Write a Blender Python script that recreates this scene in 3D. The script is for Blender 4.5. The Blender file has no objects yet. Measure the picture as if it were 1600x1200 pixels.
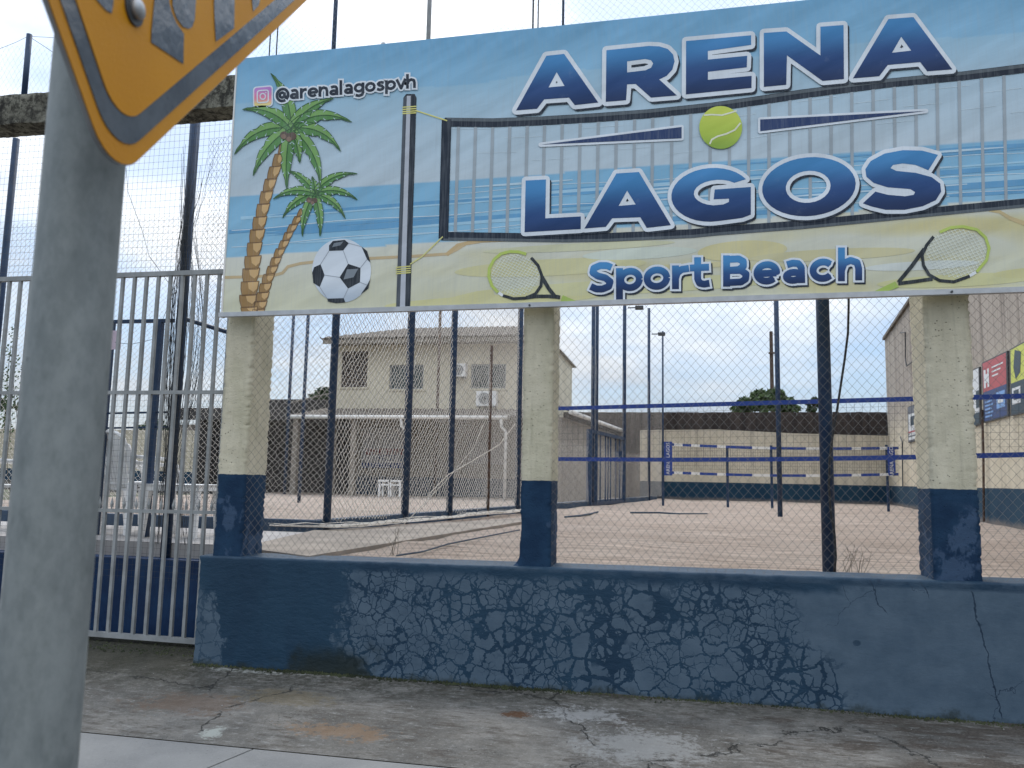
import bpy, math, random
from math import sin, cos, tan, pi, radians, sqrt, atan2, atan
from mathutils import Vector, noise, geometry
random.seed(7)
S = bpy.context.scene
COL = S.collection

# ------------------------------------------------------------------ camera
F = 1250.0; PSI = radians(11.75); TH = atan(147/F); RO = .020
_r0 = Vector((cos(PSI), sin(PSI), 0)); FW = Vector((-sin(PSI)*cos(TH), cos(PSI)*cos(TH), sin(TH)))
_u0 = _r0.cross(FW); UP = _u0*cos(RO) - _r0*sin(RO); RT = _r0*cos(RO) + _u0*sin(RO)
EYE = Vector((0, 0, 1.55))
cam = bpy.data.cameras.new('camera'); camo = bpy.data.objects.new('camera', cam); COL.objects.link(camo)
from mathutils import Matrix
camo.matrix_world = Matrix(((RT.x, UP.x, -FW.x, EYE.x), (RT.y, UP.y, -FW.y, EYE.y), (RT.z, UP.z, -FW.z, EYE.z), (0, 0, 0, 1)))
cam.sensor_width = 36; cam.lens = 36*F/1600; cam.clip_start = .02; cam.clip_end = 3000
cam.dof.use_dof = True; cam.dof.focus_distance = 6.5; cam.dof.aperture_fstop = 11
S.camera = camo
S.view_settings.view_transform = 'Standard'; S.view_settings.look = 'None'
S.view_settings.exposure = 0.45; S.view_settings.gamma = 1.0; S.view_settings.use_curve_mapping = False

# ------------------------------------------------------------------ node helper
class N:
    def __init__(s, t, sock): s.t = t; s.s = sock
    def _m(s, op, o=None, r=False, clamp=False):
        n = s.t.nodes.new('ShaderNodeMath'); n.operation = op; n.use_clamp = clamp
        a, b = (o, s) if r else (s, o)
        for i, v in enumerate((a, b)):
            if v is None: continue
            if isinstance(v, N): s.t.links.new(v.s, n.inputs[i])
            else: n.inputs[i].default_value = v
        return N(s.t, n.outputs[0])
    def __add__(s, o): return s._m('ADD', o)
    __radd__ = __add__
    def __sub__(s, o): return s._m('SUBTRACT', o)
    def __rsub__(s, o): return s._m('SUBTRACT', o, True)
    def __mul__(s, o): return s._m('MULTIPLY', o)
    __rmul__ = __mul__
    def __truediv__(s, o): return s._m('DIVIDE', o)
    def mx(s, o): return s._m('MAXIMUM', o)
    def mn(s, o): return s._m('MINIMUM', o)
    def ab(s): return s._m('ABSOLUTE')
    def pw(s, o): return s._m('POWER', o)
    def sn(s): return s._m('SINE')
    def sq(s): return s._m('SQRT')
    def fr(s): return s._m('FRACT')
    def step(s, a, b):          # smoothstep a..b
        n = s.t.nodes.new('ShaderNodeMapRange'); n.interpolation_type = 'SMOOTHSTEP'
        s.t.links.new(s.s, n.inputs[0]); n.inputs[1].default_value = a; n.inputs[2].default_value = b
        return N(s.t, n.outputs[0])
class G:
    def __init__(s, tree): s.t = tree
    def pos(s):
        n = s.t.nodes.new('ShaderNodeNewGeometry'); return N(s.t, n.outputs['Position'])
    def xyz(s, v):
        n = s.t.nodes.new('ShaderNodeSeparateXYZ'); s.t.links.new(v.s, n.inputs[0]); return [N(s.t, o) for o in n.outputs]
    def vec(s, x, y, z):
        n = s.t.nodes.new('ShaderNodeCombineXYZ')
        for i, v in enumerate((x, y, z)):
            if isinstance(v, N): s.t.links.new(v.s, n.inputs[i])
            else: n.inputs[i].default_value = v
        return N(s.t, n.outputs[0])
    def noise(s, v, sc, det=4, ro=.55, dist=0, col=False):
        n = s.t.nodes.new('ShaderNodeTexNoise'); s.t.links.new(v.s, n.inputs['Vector'])
        n.inputs['Scale'].default_value = sc; n.inputs['Detail'].default_value = det
        n.inputs['Roughness'].default_value = ro; n.inputs['Distortion'].default_value = dist
        return N(s.t, n.outputs[1 if col else 0])
    def voro(s, v, sc, feat='F1', out=0, rnd=1.0):
        n = s.t.nodes.new('ShaderNodeTexVoronoi'); n.feature = feat; s.t.links.new(v.s, n.inputs['Vector'])
        n.inputs['Scale'].default_value = sc; n.inputs['Randomness'].default_value = rnd
        return N(s.t, n.outputs[out])
    def vadd(s, a, b, k=1.0):
        m = s.t.nodes.new('ShaderNodeVectorMath'); m.operation = 'MULTIPLY_ADD'
        s.t.links.new(b.s, m.inputs[0]); m.inputs[1].default_value = (k, k, k); s.t.links.new(a.s, m.inputs[2])
        return N(s.t, m.outputs[0])
    def mul3(s, a, k):
        m = s.t.nodes.new('ShaderNodeVectorMath'); m.operation = 'MULTIPLY'
        s.t.links.new(a.s, m.inputs[0]); m.inputs[1].default_value = k
        return N(s.t, m.outputs[0])
    def mix(s, f, a, b):
        n = s.t.nodes.new('ShaderNodeMix'); n.data_type = 'RGBA'
        for i, v in ((0, f), (6, a), (7, b)):
            if isinstance(v, N): s.t.links.new(v.s, n.inputs[i])
            elif i == 0: n.inputs[0].default_value = v
            else: n.inputs[i].default_value = (*v[:3], 1)
        return N(s.t, n.outputs[2])
    def attr(s, name):
        n = s.t.nodes.new('ShaderNodeAttribute'); n.attribute_name = name; return N(s.t, n.outputs['Color'])
def lin(c):
    return tuple(((v/255+.055)/1.055)**2.4 if v/255 > .04045 else v/255/12.92 for v in c)
def mat(name, fn, rough=.7, bump=None, bd=.01, metal=0, spec=.5, two=None):
    m = bpy.data.materials.new(name); m.use_nodes = True; t = m.node_tree; b = t.nodes['Principled BSDF']
    g = G(t); P = g.pos(); X, Y, Z = g.xyz(P)
    c = fn(g, P, X, Y, Z) if callable(fn) else fn
    h = None
    if isinstance(c, tuple) and len(c) and isinstance(c[0], N):
        h = c[1]; r = c[2] if len(c) > 2 else None; c = c[0]
        if isinstance(r, N): t.links.new(r.s, b.inputs['Roughness'])
    if isinstance(c, N): t.links.new(c.s, b.inputs['Base Color'])
    else: b.inputs['Base Color'].default_value = (*c[:3], 1)
    b.inputs['Roughness'].default_value = rough; b.inputs['Metallic'].default_value = metal
    b.inputs['Specular IOR Level'].default_value = spec
    if h is not None:
        n = t.nodes.new('ShaderNodeBump'); n.inputs['Distance'].default_value = bd; n.inputs['Strength'].default_value = 1
        t.links.new(h.s, n.inputs['Height']); t.links.new(n.outputs[0], b.inputs['Normal'])
    return m

# ------------------------------------------------------------------ world and sun
SUN_EL, SUN_AZ = radians(52), radians(-25)      # sun behind thin cloud, beyond the court, a little to the left
w = bpy.data.worlds.new('World'); S.world = w; w.use_nodes = True; wt = w.node_tree; g = G(wt)
bg = wt.nodes['Background']; bg.inputs['Strength'].default_value = .12
sky = wt.nodes.new('ShaderNodeTexSky'); sky.sky_type = 'NISHITA'; sky.sun_disc = False
sky.sun_elevation = SUN_EL; sky.sun_rotation = SUN_AZ
tc = wt.nodes.new('ShaderNodeTexCoord'); D = N(wt, tc.outputs['Generated'])
dx, dy, dz = g.xyz(D)
dzz = dz.mx(0) + .16
cv = g.vec(dx/dzz, dy/dzz, dz*.5)
n1 = g.noise(cv, .62, 7, .56, .45); n2 = g.noise(cv, 2.1, 6, .6, .2); n3 = g.noise(g.mul3(D, (1, 1, 3.2)), 2.6, 5, .5, .3)
cov = (n1*.75 + n2*.25).step(.36, .58)
shade = (n3*.7 + n2*.3).step(.36, .64)
cc = g.mix(shade, (3.5, 4.0, 4.75), (6.9, 6.95, 6.95))
blue = g.mix(.5, N(wt, sky.outputs[0]), (2.0, 3.4, 5.5))
c = g.mix((cov*.72 + .14) + dz.step(.25, .7)*.14, blue, cc)
hz = dz.step(.0, .085)
c = g.mix((1 - hz)*.8, c, (5.3, 5.8, 6.3))
c = g.mul3(c, (1, 1, 1))
lum = dz.mx(0)*1.6 + .72           # an overcast sky is brightest overhead
c = g.mul3(c, (1, 1, 1)); cv3 = wt.nodes.new('ShaderNodeVectorMath'); cv3.operation = 'SCALE'; wt.links.new(c.s, cv3.inputs[0]); wt.links.new(lum.s, cv3.inputs['Scale']); c = N(wt, cv3.outputs[0])
wt.links.new(c.s, bg.inputs['Color'])
sl = bpy.data.lights.new('sun', 'SUN'); sl.energy = 1.1; sl.angle = radians(18); sl.color = (1, .95, .87)
so = bpy.data.objects.new('sun', sl); COL.objects.link(so)
sdir = Vector((sin(SUN_AZ)*cos(SUN_EL), cos(SUN_AZ)*cos(SUN_EL), sin(SUN_EL)))
so.rotation_euler = sdir.to_track_quat('Z', 'Y').to_euler(); so.location = (0, 20, 30)

# ------------------------------------------------------------------ where a pixel of the photograph stands
def ray(x, y): return FW + RT*((x-800)/F) - UP*((y-600)/F)
def onY(x, y, Y): d = ray(x, y); return EYE + d*(Y/d.y)
def onZ(x, y, Z): d = ray(x, y); return EYE + d*((Z-EYE.z)/d.z)
def onV(x, y, p, q):            # vertical plane through plan points p and q
    d = ray(x, y); n = Vector((q[1]-p[1], p[0]-q[0], 0)); return EYE + d*((Vector((p[0], p[1], 0))-EYE).dot(n)/d.dot(n))

# ------------------------------------------------------------------ mesh helpers
class MB:
    def __init__(s): s.v = []; s.f = []; s.m = []; s.c = None
    def add(s, vs, fs, m=0):
        o = len(s.v); s.v += [Vector(v) for v in vs]; s.f += [[i+o for i in f] for f in fs]; s.m += [m]*len(fs)
    def box(s, a, b, m=0):
        x0, y0, z0 = a; x1, y1, z1 = b
        s.hexa([(x0, y0, z0), (x1, y0, z0), (x1, y1, z0), (x0, y1, z0)], [(x0, y0, z1), (x1, y0, z1), (x1, y1, z1), (x0, y1, z1)], m)
    def hexa(s, lo, hi, m=0):
        n = len(lo); s.add(list(lo)+list(hi), [list(range(n))[::-1], [n+i for i in range(n)]] + [[i, (i+1) % n, n+(i+1) % n, n+i] for i in range(n)], m)
    def tube(s, pts, r, n=8, m=0, caps=True, sq=False):
        pts = [Vector(p) for p in pts]; rings = []; k = len(pts)
        for i, p in enumerate(pts):
            d = (pts[min(i+1, k-1)] - pts[max(i-1, 0)]).normalized()
            a = Vector((0, 0, 1)) if abs(d.z) < .9 else Vector((0, -1, 0))
            u = d.cross(a).normalized(); v = u.cross(d).normalized(); rr = r[i] if isinstance(r, (list, tuple)) else r
            off = pi/4 if sq else 0; q = rr*sqrt(2) if sq else rr
            rings.append([p + u*(q*cos(off+2*pi*j/n)) + v*(q*sin(off+2*pi*j/n)) for j in range(n)])
        fs = [[i*n+j, i*n+(j+1) % n, (i+1)*n+(j+1) % n, (i+1)*n+j] for i in range(k-1) for j in range(n)]
        if caps: fs += [list(range(n))[::-1], [(k-1)*n+j for j in range(n)]]
        s.add([v for rg in rings for v in rg], fs, m)
    def beam(s, p, q, w, d=None, m=0): s.tube([p, q], w/2, 4, m, sq=True)
    def build(s, name, mats, parent=None, smooth=False, origin=None, kind=None):
        me = bpy.data.meshes.new(name)
        if parent is not None: o0 = parent['_o'] ; o0 = Vector(o0)
        elif origin is not None: o0 = Vector(origin)
        else:
            xs = [v.x for v in s.v]; ys = [v.y for v in s.v]; zs = [v.z for v in s.v]
            o0 = Vector(((min(xs)+max(xs))/2, (min(ys)+max(ys))/2, min(zs)))
        me.from_pydata([v-o0 for v in s.v], [], s.f)
        for m_ in (mats if isinstance(mats, (list, tuple)) else [mats]): me.materials.append(m_)
        me.polygons.foreach_set('material_index', s.m)
        if smooth: me.polygons.foreach_set('use_smooth', [True]*len(s.f))
        if s.c:
            ca = me.color_attributes.new('print', 'FLOAT_COLOR', 'POINT')
            for i, cc_ in enumerate(s.c): ca.data[i].color = (*cc_, 1)
        me.update()
        ob = bpy.data.objects.new(name, me); COL.objects.link(ob)
        ob['_o'] = tuple(o0)
        if parent is not None:
            ob.parent = parent
        else: ob.location = o0
        if kind: ob['kind'] = kind
        return ob
def thing(name, label, cat, loc, group=None):
    o = bpy.data.objects.new(name, None); COL.objects.link(o); o.location = loc; o['_o'] = tuple(loc)
    o.empty_display_size = .1; tag(o, label, cat, group); return o
def tag(o, label, cat, group=None):
    o['label'] = label; o['category'] = cat
    if group: o['group'] = group
    return o
def copy_tree(o, parent=None, loc=None):
    c = o.copy(); COL.objects.link(c)
    if parent is not None: c.parent = parent
    if loc is not None: c.location = loc
    for ch in list(o.children): copy_tree(ch, c)
    return c

# ------------------------------------------------------------------ materials
def m_noise(name, a, b, sc, rough=.8, bd=.004, det=5, lo=.35, hi=.65, stretch=(1, 1, 1), metal=0, spec=.4, bs=None):
    def f(g, P, X, Y, Z):
        v = g.mul3(P, stretch); n = g.noise(v, sc, det, .6); h = g.noise(v, bs or sc*4, 5, .65)
        return (g.mix(n.step(lo, hi), a, b), h)
    return mat(name, f, rough, bd=bd, metal=metal, spec=spec)
def f_frontwall(g, P, X, Y, Z):
    wob = g.noise(P, 3.0, 4, .6, col=True); fine = g.noise(P, 22, 4, .6)
    PV = g.mul3(P, (1, .25, 1))
    warp = g.vadd(PV, g.noise(P, 5.0, 5, .66, col=True), .16)
    e1 = g.voro(warp, 7.0, 'DISTANCE_TO_EDGE'); e2 = g.voro(g.vadd(PV, g.noise(P, 8, 4, .62, col=True), .09), 14.5, 'DISTANCE_TO_EDGE')
    big = g.noise(PV, 1.9, 4, .6); wn = g.noise(P, 5.0, 4, .6)
    # crack width swells where the blotches are
    bl1 = 1 - (((X-(-.62)).pw(2)*2.2 + (Z-.70).pw(2)*2.6).sq() + (wn-.5)*.5).step(.10, .36)
    bl2 = 1 - (((X-(-.08)).pw(2)*3 + (Z-.66).pw(2)*2.0).sq() + (wn-.5)*.35).step(.06, .30)
    width = .024 + (g.noise(P, 6, 3, .6)-.42).mx(0)*.12 + (big-.47).mx(0)*.34 + (bl1.mx(bl2))*g.noise(P, 10, 4, .6).step(.36, .62)*.2
    small = g.noise(P, 2.6, 3, .5).step(.43, .50).mx(bl1.mx(bl2))
    crack = ((e1 - width - (g.noise(P, 34, 4, .65)-.5)*.035)*(-1)).step(-.008, .008)
    crack2 = ((e2 - width*.8 - (g.noise(P, 40, 3, .6)-.5)*.03)*(-1)).step(-.014, .008)*small
    cr = crack.mx(crack2)
    edge = (wn-.5)*.55 + (wob_x(g, wob)-.5)*.35
    inx = (X + edge).step(-2.52, -2.44)                 # pale coat starts here
    top = 1 - (Z + edge*.22).step(.80, .87)
    rightlim = 1 - (X + edge*.8 + (Z-.5)*.55).step(.86, .98)      # cracks stop here
    light = inx*top.mx((X + edge).step(1.0, 1.2)*(1-Z.step(.87, .90)))*(1 - cr*rightlim)
    # strip of pale coat at the left end of the wall
    ls = (1 - (X + (g.noise(P, 7, 4, .65)-.5)*.5 - (.5-Z)*.32).step(-3.58, -3.54))*(1-Z.step(.56, .7))*(1-crack*.6)
    light = light.mx(ls)
    spots = (g.voro(g.mul3(P, (1, 1, 1.3)), 2.7).step(.05, .09))
    light = light*(spots.mx(1-(X).step(.9, 1.3)))
    tone = g.noise(g.mul3(P, (1, 1, .35)), 2.2, 6, .6)
    dark = g.mix(tone.step(.3, .7), (.008, .031, .062), (.013, .045, .082))
    pale = g.mix(g.noise(P, 5, 6, .65).step(.3, .7), (.056, .092, .132), (.080, .120, .162))
    c = g.mix(light, dark, pale)
    # thin running hair cracks
    hair = g.voro(g.vadd(PV, g.noise(P, 3, 5, .7, col=True), .3), 1.5, 'DISTANCE_TO_EDGE')
    hc = (1-hair.step(.001, .006))*(X).step(.8, 1.2)*g.noise(P, 1.3, 2, .5).step(.5, .55)
    c = g.mix(hc*.8, c, (.006, .02, .045))
    jog = (g.noise(P, 9, 4, .6)-.5)*.09
    for (xa, za, xb, zb, wd) in ((1.865, .88, 2.0, .10, .0042), (1.245, .93, 1.33, .72, .003), (1.56, .93, 1.60, .83, .003), (1.05, .90, 1.12, .78, .002)):
        line = (X - xa - (za - Z)*((xb-xa)/(za-zb)) + jog).ab()
        c = g.mix((1-line.step(wd*.5, wd*1.6))*Z.step(zb-.02, zb+.02)*(1-Z.step(za-.01, za+.01))*.9, c, (.006, .020, .042))
    # green black mould along the foot
    foot = (1-((Z-.06) + (g.noise(P, 7, 5, .7)-.5)*.25).step(-.02, .07))
    c = g.mix(foot*.85, c, (.012, .018, .012))
    mold = (1-((X-(-2.55)).ab() + (wn-.5)*.6).step(.2, .42))*(1-(Z+(wn-.5)*.25).step(.15, .32))
    c = g.mix(mold*.85, c, (.010, .016, .012))
    strip = Z.step(.875, .895)
    c = g.mix(strip*.5*g.noise(P, 9, 4, .7).step(.35, .6), c, (.045, .075, .11))
    h = g.noise(g.mul3(P, (1, 1, 2.2)), 14, 6, .68)*(.9-light*.55) + light*.35 + g.noise(P, 3.5, 3, .5)*1.2
    return (c, h)
def wob_x(g, v): return g.xyz(v)[0]
M = {}
M['frontwall'] = mat('cracked blue wall paint', f_frontwall, .62, bd=.007, spec=.3)
def f_column(g, P, X, Y, Z):
    n = g.noise(g.mul3(P, (1, 1, .5)), 6, 6, .62); st = g.noise(g.mul3(P, (5, 5, .45)), 3.5, 5, .6)
    bei = g.mix(n.step(.3, .7), (.52, .475, .355), (.64, .585, .445))
    bei = g.mix(st.step(.52, .75)*.40, bei, (.27, .25, .18))
    wn = g.noise(P, 7, 5, .65)
    grn = g.noise(g.mul3(P, (1, 1, .3)), 2.4, 4, .6).step(.5, .62)
    bei = g.mix(grn*.18, bei, (.32, .31, .17))
    pits = 1-g.voro(P, 38).step(.10, .22)
    bei = g.mix(pits*g.noise(P, 5, 3, .5).step(.5, .6)*.75, bei, (.08, .075, .06))
    blu = g.mix(g.noise(P, 5, 5, .6).step(.35, .65), (.0075, .028, .066), (.013, .042, .088))
    pal = (g.noise(g.mul3(P, (1, 1, .7)), 3.1, 5, .68)).step(.52, .57)*(1-Z.step(1.38, 1.46))
    blu = g.mix(pal*.9, blu, (.045, .08, .14))
    zz = Z + (g.noise(P, 9, 5, .7)-.5)*.022
    c = g.mix(1-zz.step(1.533, 1.538), bei, blu)
    return (c, g.noise(P, 60, 6, .7) + g.noise(P, 11, 4, .6)*2 - pits*.8)
M['column'] = mat('painted column plaster', f_column, .85, bd=.004, spec=.25)
def f_rawconc(g, P, X, Y, Z):
    n = g.noise(P, 16, 7, .75); m2 = g.noise(P, 3, 4, .6); drip = g.noise(g.mul3(P, (6, 6, .6)), 2.5, 4, .6)
    c = g.mix(n.step(.40, .60), (.05, .048, .042), (.27, .26, .21)); c = g.mix(m2.step(.4, .6)*.5, c, (.06, .055, .045))
    c = g.mix(drip.step(.56, .68)*.7, c, (.02, .02, .02))
    return (c, n + g.noise(P, 70, 4, .6)*.3)
M['rawconc'] = mat('weathered mossy concrete', f_rawconc, .95, bd=.02, spec=.15)
def f_ground(g, P, X, Y, Z):
    a = g.noise(P, 1.1, 7, .62); b = g.noise(P, 6, 7, .68); fi = g.noise(P, 60, 5, .75)
    st = g.noise(g.mul3(P, (.55, 1.7, 1)), 3.2, 7, .7)
    c = g.mix(a.step(.38, .62), (.098, .092, .082), (.185, .175, .158))
    c = g.mix((b.step(.42, .66))*.55, c, (.085, .083, .078))
    c = g.mix(fi.step(.52, .72)*.55, c, (.31, .31, .295))
    c = g.mix((1-fi.step(.30, .42))*.6, c, (.045, .043, .038))
    # brown film growing towards the right and patches of it elsewhere
    br = (st + (X-.2)*.05).step(.53, .63)
    c = g.mix(br*.72, c, g.mix(fi.step(.4, .6), (.034, .024, .018), (.075, .058, .045)))
    bf = g.noise(P, 26, 5, .75)
    sp1 = g.noise(g.mul3(P, (.5, 1.5, 1)), 15, 6, .78); sp2 = g.noise(P, 2.3, 5, .65)
    c = g.mix(sp1.step(.50, .60)*sp2.step(.36, .58)*.75, c, (.062, .052, .042))
    c = g.mix((1-sp1.step(.36, .44))*.45, c, (.30, .30, .285))
    for (cx, cy, rx, ry, col, k) in ((-1.02, 5.25, .10, .075, (.085, .042, .020), .95), (-2.0, 4.72, .34, .14, (.20, .125, .07), .62), (-3.15, 4.95, .42, .22, (.12, .08, .055), .6), (-2.6, 5.2, .35, .18, (.12, .095, .05), .55), (-2.72, 4.52, .07, .10, (.33, .35, .32), .8), (-.62, 5.35, .3, .16, (.36, .36, .35), .6), (-.2, 4.9, .4, .3, (.27, .275, .27), .6), (-3.2, 5.75, .5, .06, (.38, .39, .36), .6)):
        d = (((X-cx)/rx).pw(2) + ((Y-cy)/ry).pw(2)).sq() + (bf-.5)*3.2 + (b-.5)*2.4
        c = g.mix((1-d.step(.5, 1.05))*k, c, col)
    # black mossy dirt where water stands before the gate and along the wall
    gd = (1-(X + (b-.5)*1.0).step(-4.0, -3.25))*(Y + (b-.5)*.9).step(5.05, 5.85)
    c = g.mix(gd*.97, c, g.mix(fi.step(.35, .62), (.012, .012, .009), (.06, .057, .042)))
    wd = (Y + (b-.5)*1.1 + X*(-.10)).step(5.25, 5.95)*(bf.step(.36, .6))
    c = g.mix(wd*.80, c, (.030, .030, .019))
    crk = g.voro(g.vadd(P, g.noise(P, 2.5, 6, .7, col=True), .42), .62, 'DISTANCE_TO_EDGE')
    ck = (1-crk.step(.0012, .0065))*g.noise(P, 1.7, 3, .5).step(.42, .5)
    c = g.mix(ck*.9, c, (.02, .02, .018))
    pits = (1-g.voro(P, 42).step(.07, .20))*g.noise(P, 3, 3, .5).step(.45, .6)
    c = g.mix(pits*.85, c, (.028, .026, .022))
    h = a*1.6 + b*.8 + fi*.30 - ck*.7 - pits*.5
    c = g.mix(.0, c, c)
    return (c, h + sp1*.7, 1-(g.noise(P, 2, 4, .6).step(.4, .62)*.35))
M['ground'] = mat('stained old concrete', f_ground, .9, bd=.012, spec=.3)
def f_slab(g, P, X, Y, Z):
    a = g.noise(P, 1.6, 6, .6); fi = g.noise(P, 70, 5, .7)
    c = g.mix(a.step(.35, .65), (.175, .175, .172), (.225, .224, .217)); c = g.mix(fi.step(.5, .75)*.4, c, (.30, .30, .29))
    pits = 1-g.voro(P, 30).step(.05, .14); c = g.mix(pits*.5, c, (.09, .09, .085))
    return (c, fi*.5 + a - pits*.4)
M['slab'] = mat('smooth pavement concrete', f_slab, .85, bd=.006, spec=.3)
M['asphalt'] = m_noise('asphalt', (.045, .045, .046), (.06, .06, .06), 9, .92, .008, bs=120)
M['earth'] = m_noise('dry ground', (.13, .11, .08), (.08, .10, .05), .4, .95, .02)
def f_sand(g, P, X, Y, Z):
    s1 = g.noise(g.mul3(P, (.32, 3.2, 1)), 3.6, 6, .68, .25); s2 = g.noise(P, 1.1, 5, .6); s3 = g.noise(g.mul3(P, (.6, 3.5, 1)), 11, 5, .7)
    c = g.mix(s1.step(.36, .60), (.46, .355, .285), (.82, .68, .575)); c = g.mix(g.noise(g.mul3(P, (.5, 1, 1)), .5, 4, .6).step(.45, .62)*.35, c, (.50, .38, .30)); c = g.mix(s2.step(.4, .7)*.4, c, (.70, .60, .52))
    c = g.mix((1-s3.step(.34, .46))*.45, c, (.32, .25, .20))
    return (c, s1*1.5 + s3*.8)
M['sand'] = mat('raked court sand', f_sand, .95, bd=.11, spec=.1)
M['floor'] = m_noise('pale cement floor', (.33, .31, .295), (.42, .395, .375), 2, .85, .003)
M['strip'] = m_noise('sandy cement', (.24, .205, .17), (.34, .29, .24), 2, .9, .004)
M['navy'] = m_noise('dark blue steel paint', (.009, .028, .070), (.016, .043, .094), 8, .5, .002, spec=.4)
M['bluebase'] = m_noise('saturated dark blue wall paint', (.003, .024, .082), (.007, .042, .120), 4, .55, .004, spec=.4)
M['tape'] = mat('blue tape', (.012, .045, .24), .6)
M['greysteel'] = m_noise('grey gate paint', (.23, .24, .24), (.31, .32, .32), 8, .5, .001, spec=.4)
M['wire'] = mat('galvanised wire', (.21, .20, .19), .5, metal=.3)
M['meshwire'] = mat('dark welded wire', (.055, .06, .065), .55)
M['twine'] = mat('pale net twine', (.74, .69, .62), .9)
M['greytwine'] = mat('grey net twine', (.36, .38, .41), .9)
M['darktwine'] = mat('dark net twine', (.05, .055, .06), .9)
def f_galv(g, P, X, Y, Z):
    n = g.noise(g.mul3(P, (1, 1, .55)), 60, 5, .7); b = g.noise(g.mul3(P, (1, 1, .35)), 13, 4, .6); v = g.voro(g.mul3(P, (1, 1, .5)), 130)
    c = g.mix((n*.6+b*.4).step(.36, .64), (.16, .180, .176), (.28, .30, .29)); c = g.mix(v.step(.0, .5)*.25, c, (.27, .29, .29))
    ds = g.noise(P, 24, 5, .7).step(.66, .73)
    c = g.mix(ds*.7, c, (.05, .06, .07))
    return (c, n*.4+b, .55 + n*.2)
M['galv'] = mat('galvanised pole', f_galv, .6, bd=.0012, metal=.25, spec=.5)
M['signyellow'] = m_noise('reflective yellow sheeting', (.62, .255, .002), (.68, .29, .003), 5, .5, .0004, spec=.25, bs=300)
M['signrim'] = m_noise('faded yellow sheeting', (.60, .25, .012), (.66, .29, .016), 5, .5, .0004, spec=.25, bs=300)
M['signblack'] = m_noise('glossy black vinyl with grey sky sheen', (.055, .058, .066), (.095, .10, .11), 22, .22, .001, spec=.9, bs=40)  # black vinyl; the grey of the reflected sky is put into its colour
M['alu'] = m_noise('aluminium', (.42, .43, .44), (.5, .51, .52), 9, .45, .001, metal=.5)
M['whiteplastic'] = m_noise('white plastic', (.80, .79, .77), (.85, .84, .82), 5, .4, .001)
M['whitepipe'] = mat('white pipe', (.72, .70, .66), .5)
def f_beige(g, P, X, Y, Z):
    n = g.noise(P, .9, 5, .6); st = g.noise(g.mul3(P, (3, 3, .18)), 1.6, 6, .65)
    c = g.mix(n.step(.3, .7), (.56, .50, .375), (.66, .60, .46)); c = g.mix(st.step(.5, .75)*.3, c, (.27, .24, .19)); return (c, g.noise(P, 6, 5, .6))
M['beige'] = mat('beige house plaster', f_beige, .9, bd=.01, spec=.2)
def f_court(g, P, X, Y, Z):
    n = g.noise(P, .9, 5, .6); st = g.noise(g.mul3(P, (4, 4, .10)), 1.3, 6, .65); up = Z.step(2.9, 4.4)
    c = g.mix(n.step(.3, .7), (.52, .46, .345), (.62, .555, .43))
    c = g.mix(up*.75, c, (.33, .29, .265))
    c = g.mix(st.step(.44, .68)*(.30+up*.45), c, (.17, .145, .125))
    blu = g.mix(n.step(.3, .7), (.012, .040, .075), (.02, .055, .09))
    c = g.mix(1-(Z + (n-.5)*.02).step(1.535, 1.55), c, blu)
    ft = (1-(Z + (g.noise(P, 3, 4, .6)-.5)*.2).step(.88, 1.02))
    c = g.mix(ft*.6, c, (.25, .21, .17))
    return (c, g.noise(P, 5, 5, .6))
M['court'] = mat('court wall plaster with blue base', f_court, .9, bd=.01, spec=.2)
def f_dkwall(g, P, X, Y, Z):
    st = g.noise(g.mul3(P, (2.5, 2.5, .4)), 2, 5, .6); c = g.mix(st.step(.35, .65), (.030, .022, .019), (.062, .047, .040)); return (c, st)
M['darkfence'] = mat('dark brown boards', f_dkwall, .9, bd=.02)
M['roof'] = m_noise('weathered fibre cement roof', (.10, .085, .07), (.19, .165, .14), 3, .9, .01)
M['glass'] = m_noise('grey green window glass', (.025, .04, .038), (.06, .08, .075), 2, .2, .001, spec=.6)
M['louvre'] = m_noise('brown louvre', (.05, .04, .04), (.09, .075, .07), 6, .7, .002)
M['room'] = mat('dim room wall', (.055, .05, .048), .9)  # shade of the annexe interior is put into this dark colour
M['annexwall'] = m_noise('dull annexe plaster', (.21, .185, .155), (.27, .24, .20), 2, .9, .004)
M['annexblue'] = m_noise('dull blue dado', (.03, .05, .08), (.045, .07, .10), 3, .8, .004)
M['kerbblue'] = m_noise('faded blue kerb', (.03, .058, .10), (.05, .08, .125), 3, .8, .004)
M['bark'] = m_noise('bark', (.05, .04, .03), (.09, .075, .055), 8, .9, .01)
def f_leaf(a, b):
    def f(g, P, X, Y, Z):
        n = g.noise(P, 1.6, 3, .6); n2 = g.noise(P, 9, 3, .6)
        return g.mix((n*.5+n2*.5).step(.38, .62), a, b)
    return f
M['leaf'] = mat('tree leaves', f_leaf((.045, .085, .028), (.125, .18, .070)), .6)
M['leafdark'] = mat('dark leaves', f_leaf((.025, .052, .018), (.075, .12, .045)), .6)
M['dry'] = mat('dry stems', (.12, .10, .07), .9)
M['grit'] = m_noise('grit', (.06, .055, .05), (.30, .29, .27), 9, .95)
M['moss'] = mat('moss and dirt', f_leaf((.018, .024, .010), (.06, .07, .03)), .95)
M['black'] = mat('black rubber', (.012, .012, .014), .5)
M['rust'] = m_noise('rusty brown pipe', (.06, .038, .03), (.11, .07, .05), 8, .8, .002)
M['paper'] = mat('pinkish paper', (.62, .50, .58), .8)
M['yellowpaint'] = m_noise('yellow kerb paint', (.62, .42, .03), (.7, .5, .06), 7, .7, .002)

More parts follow.
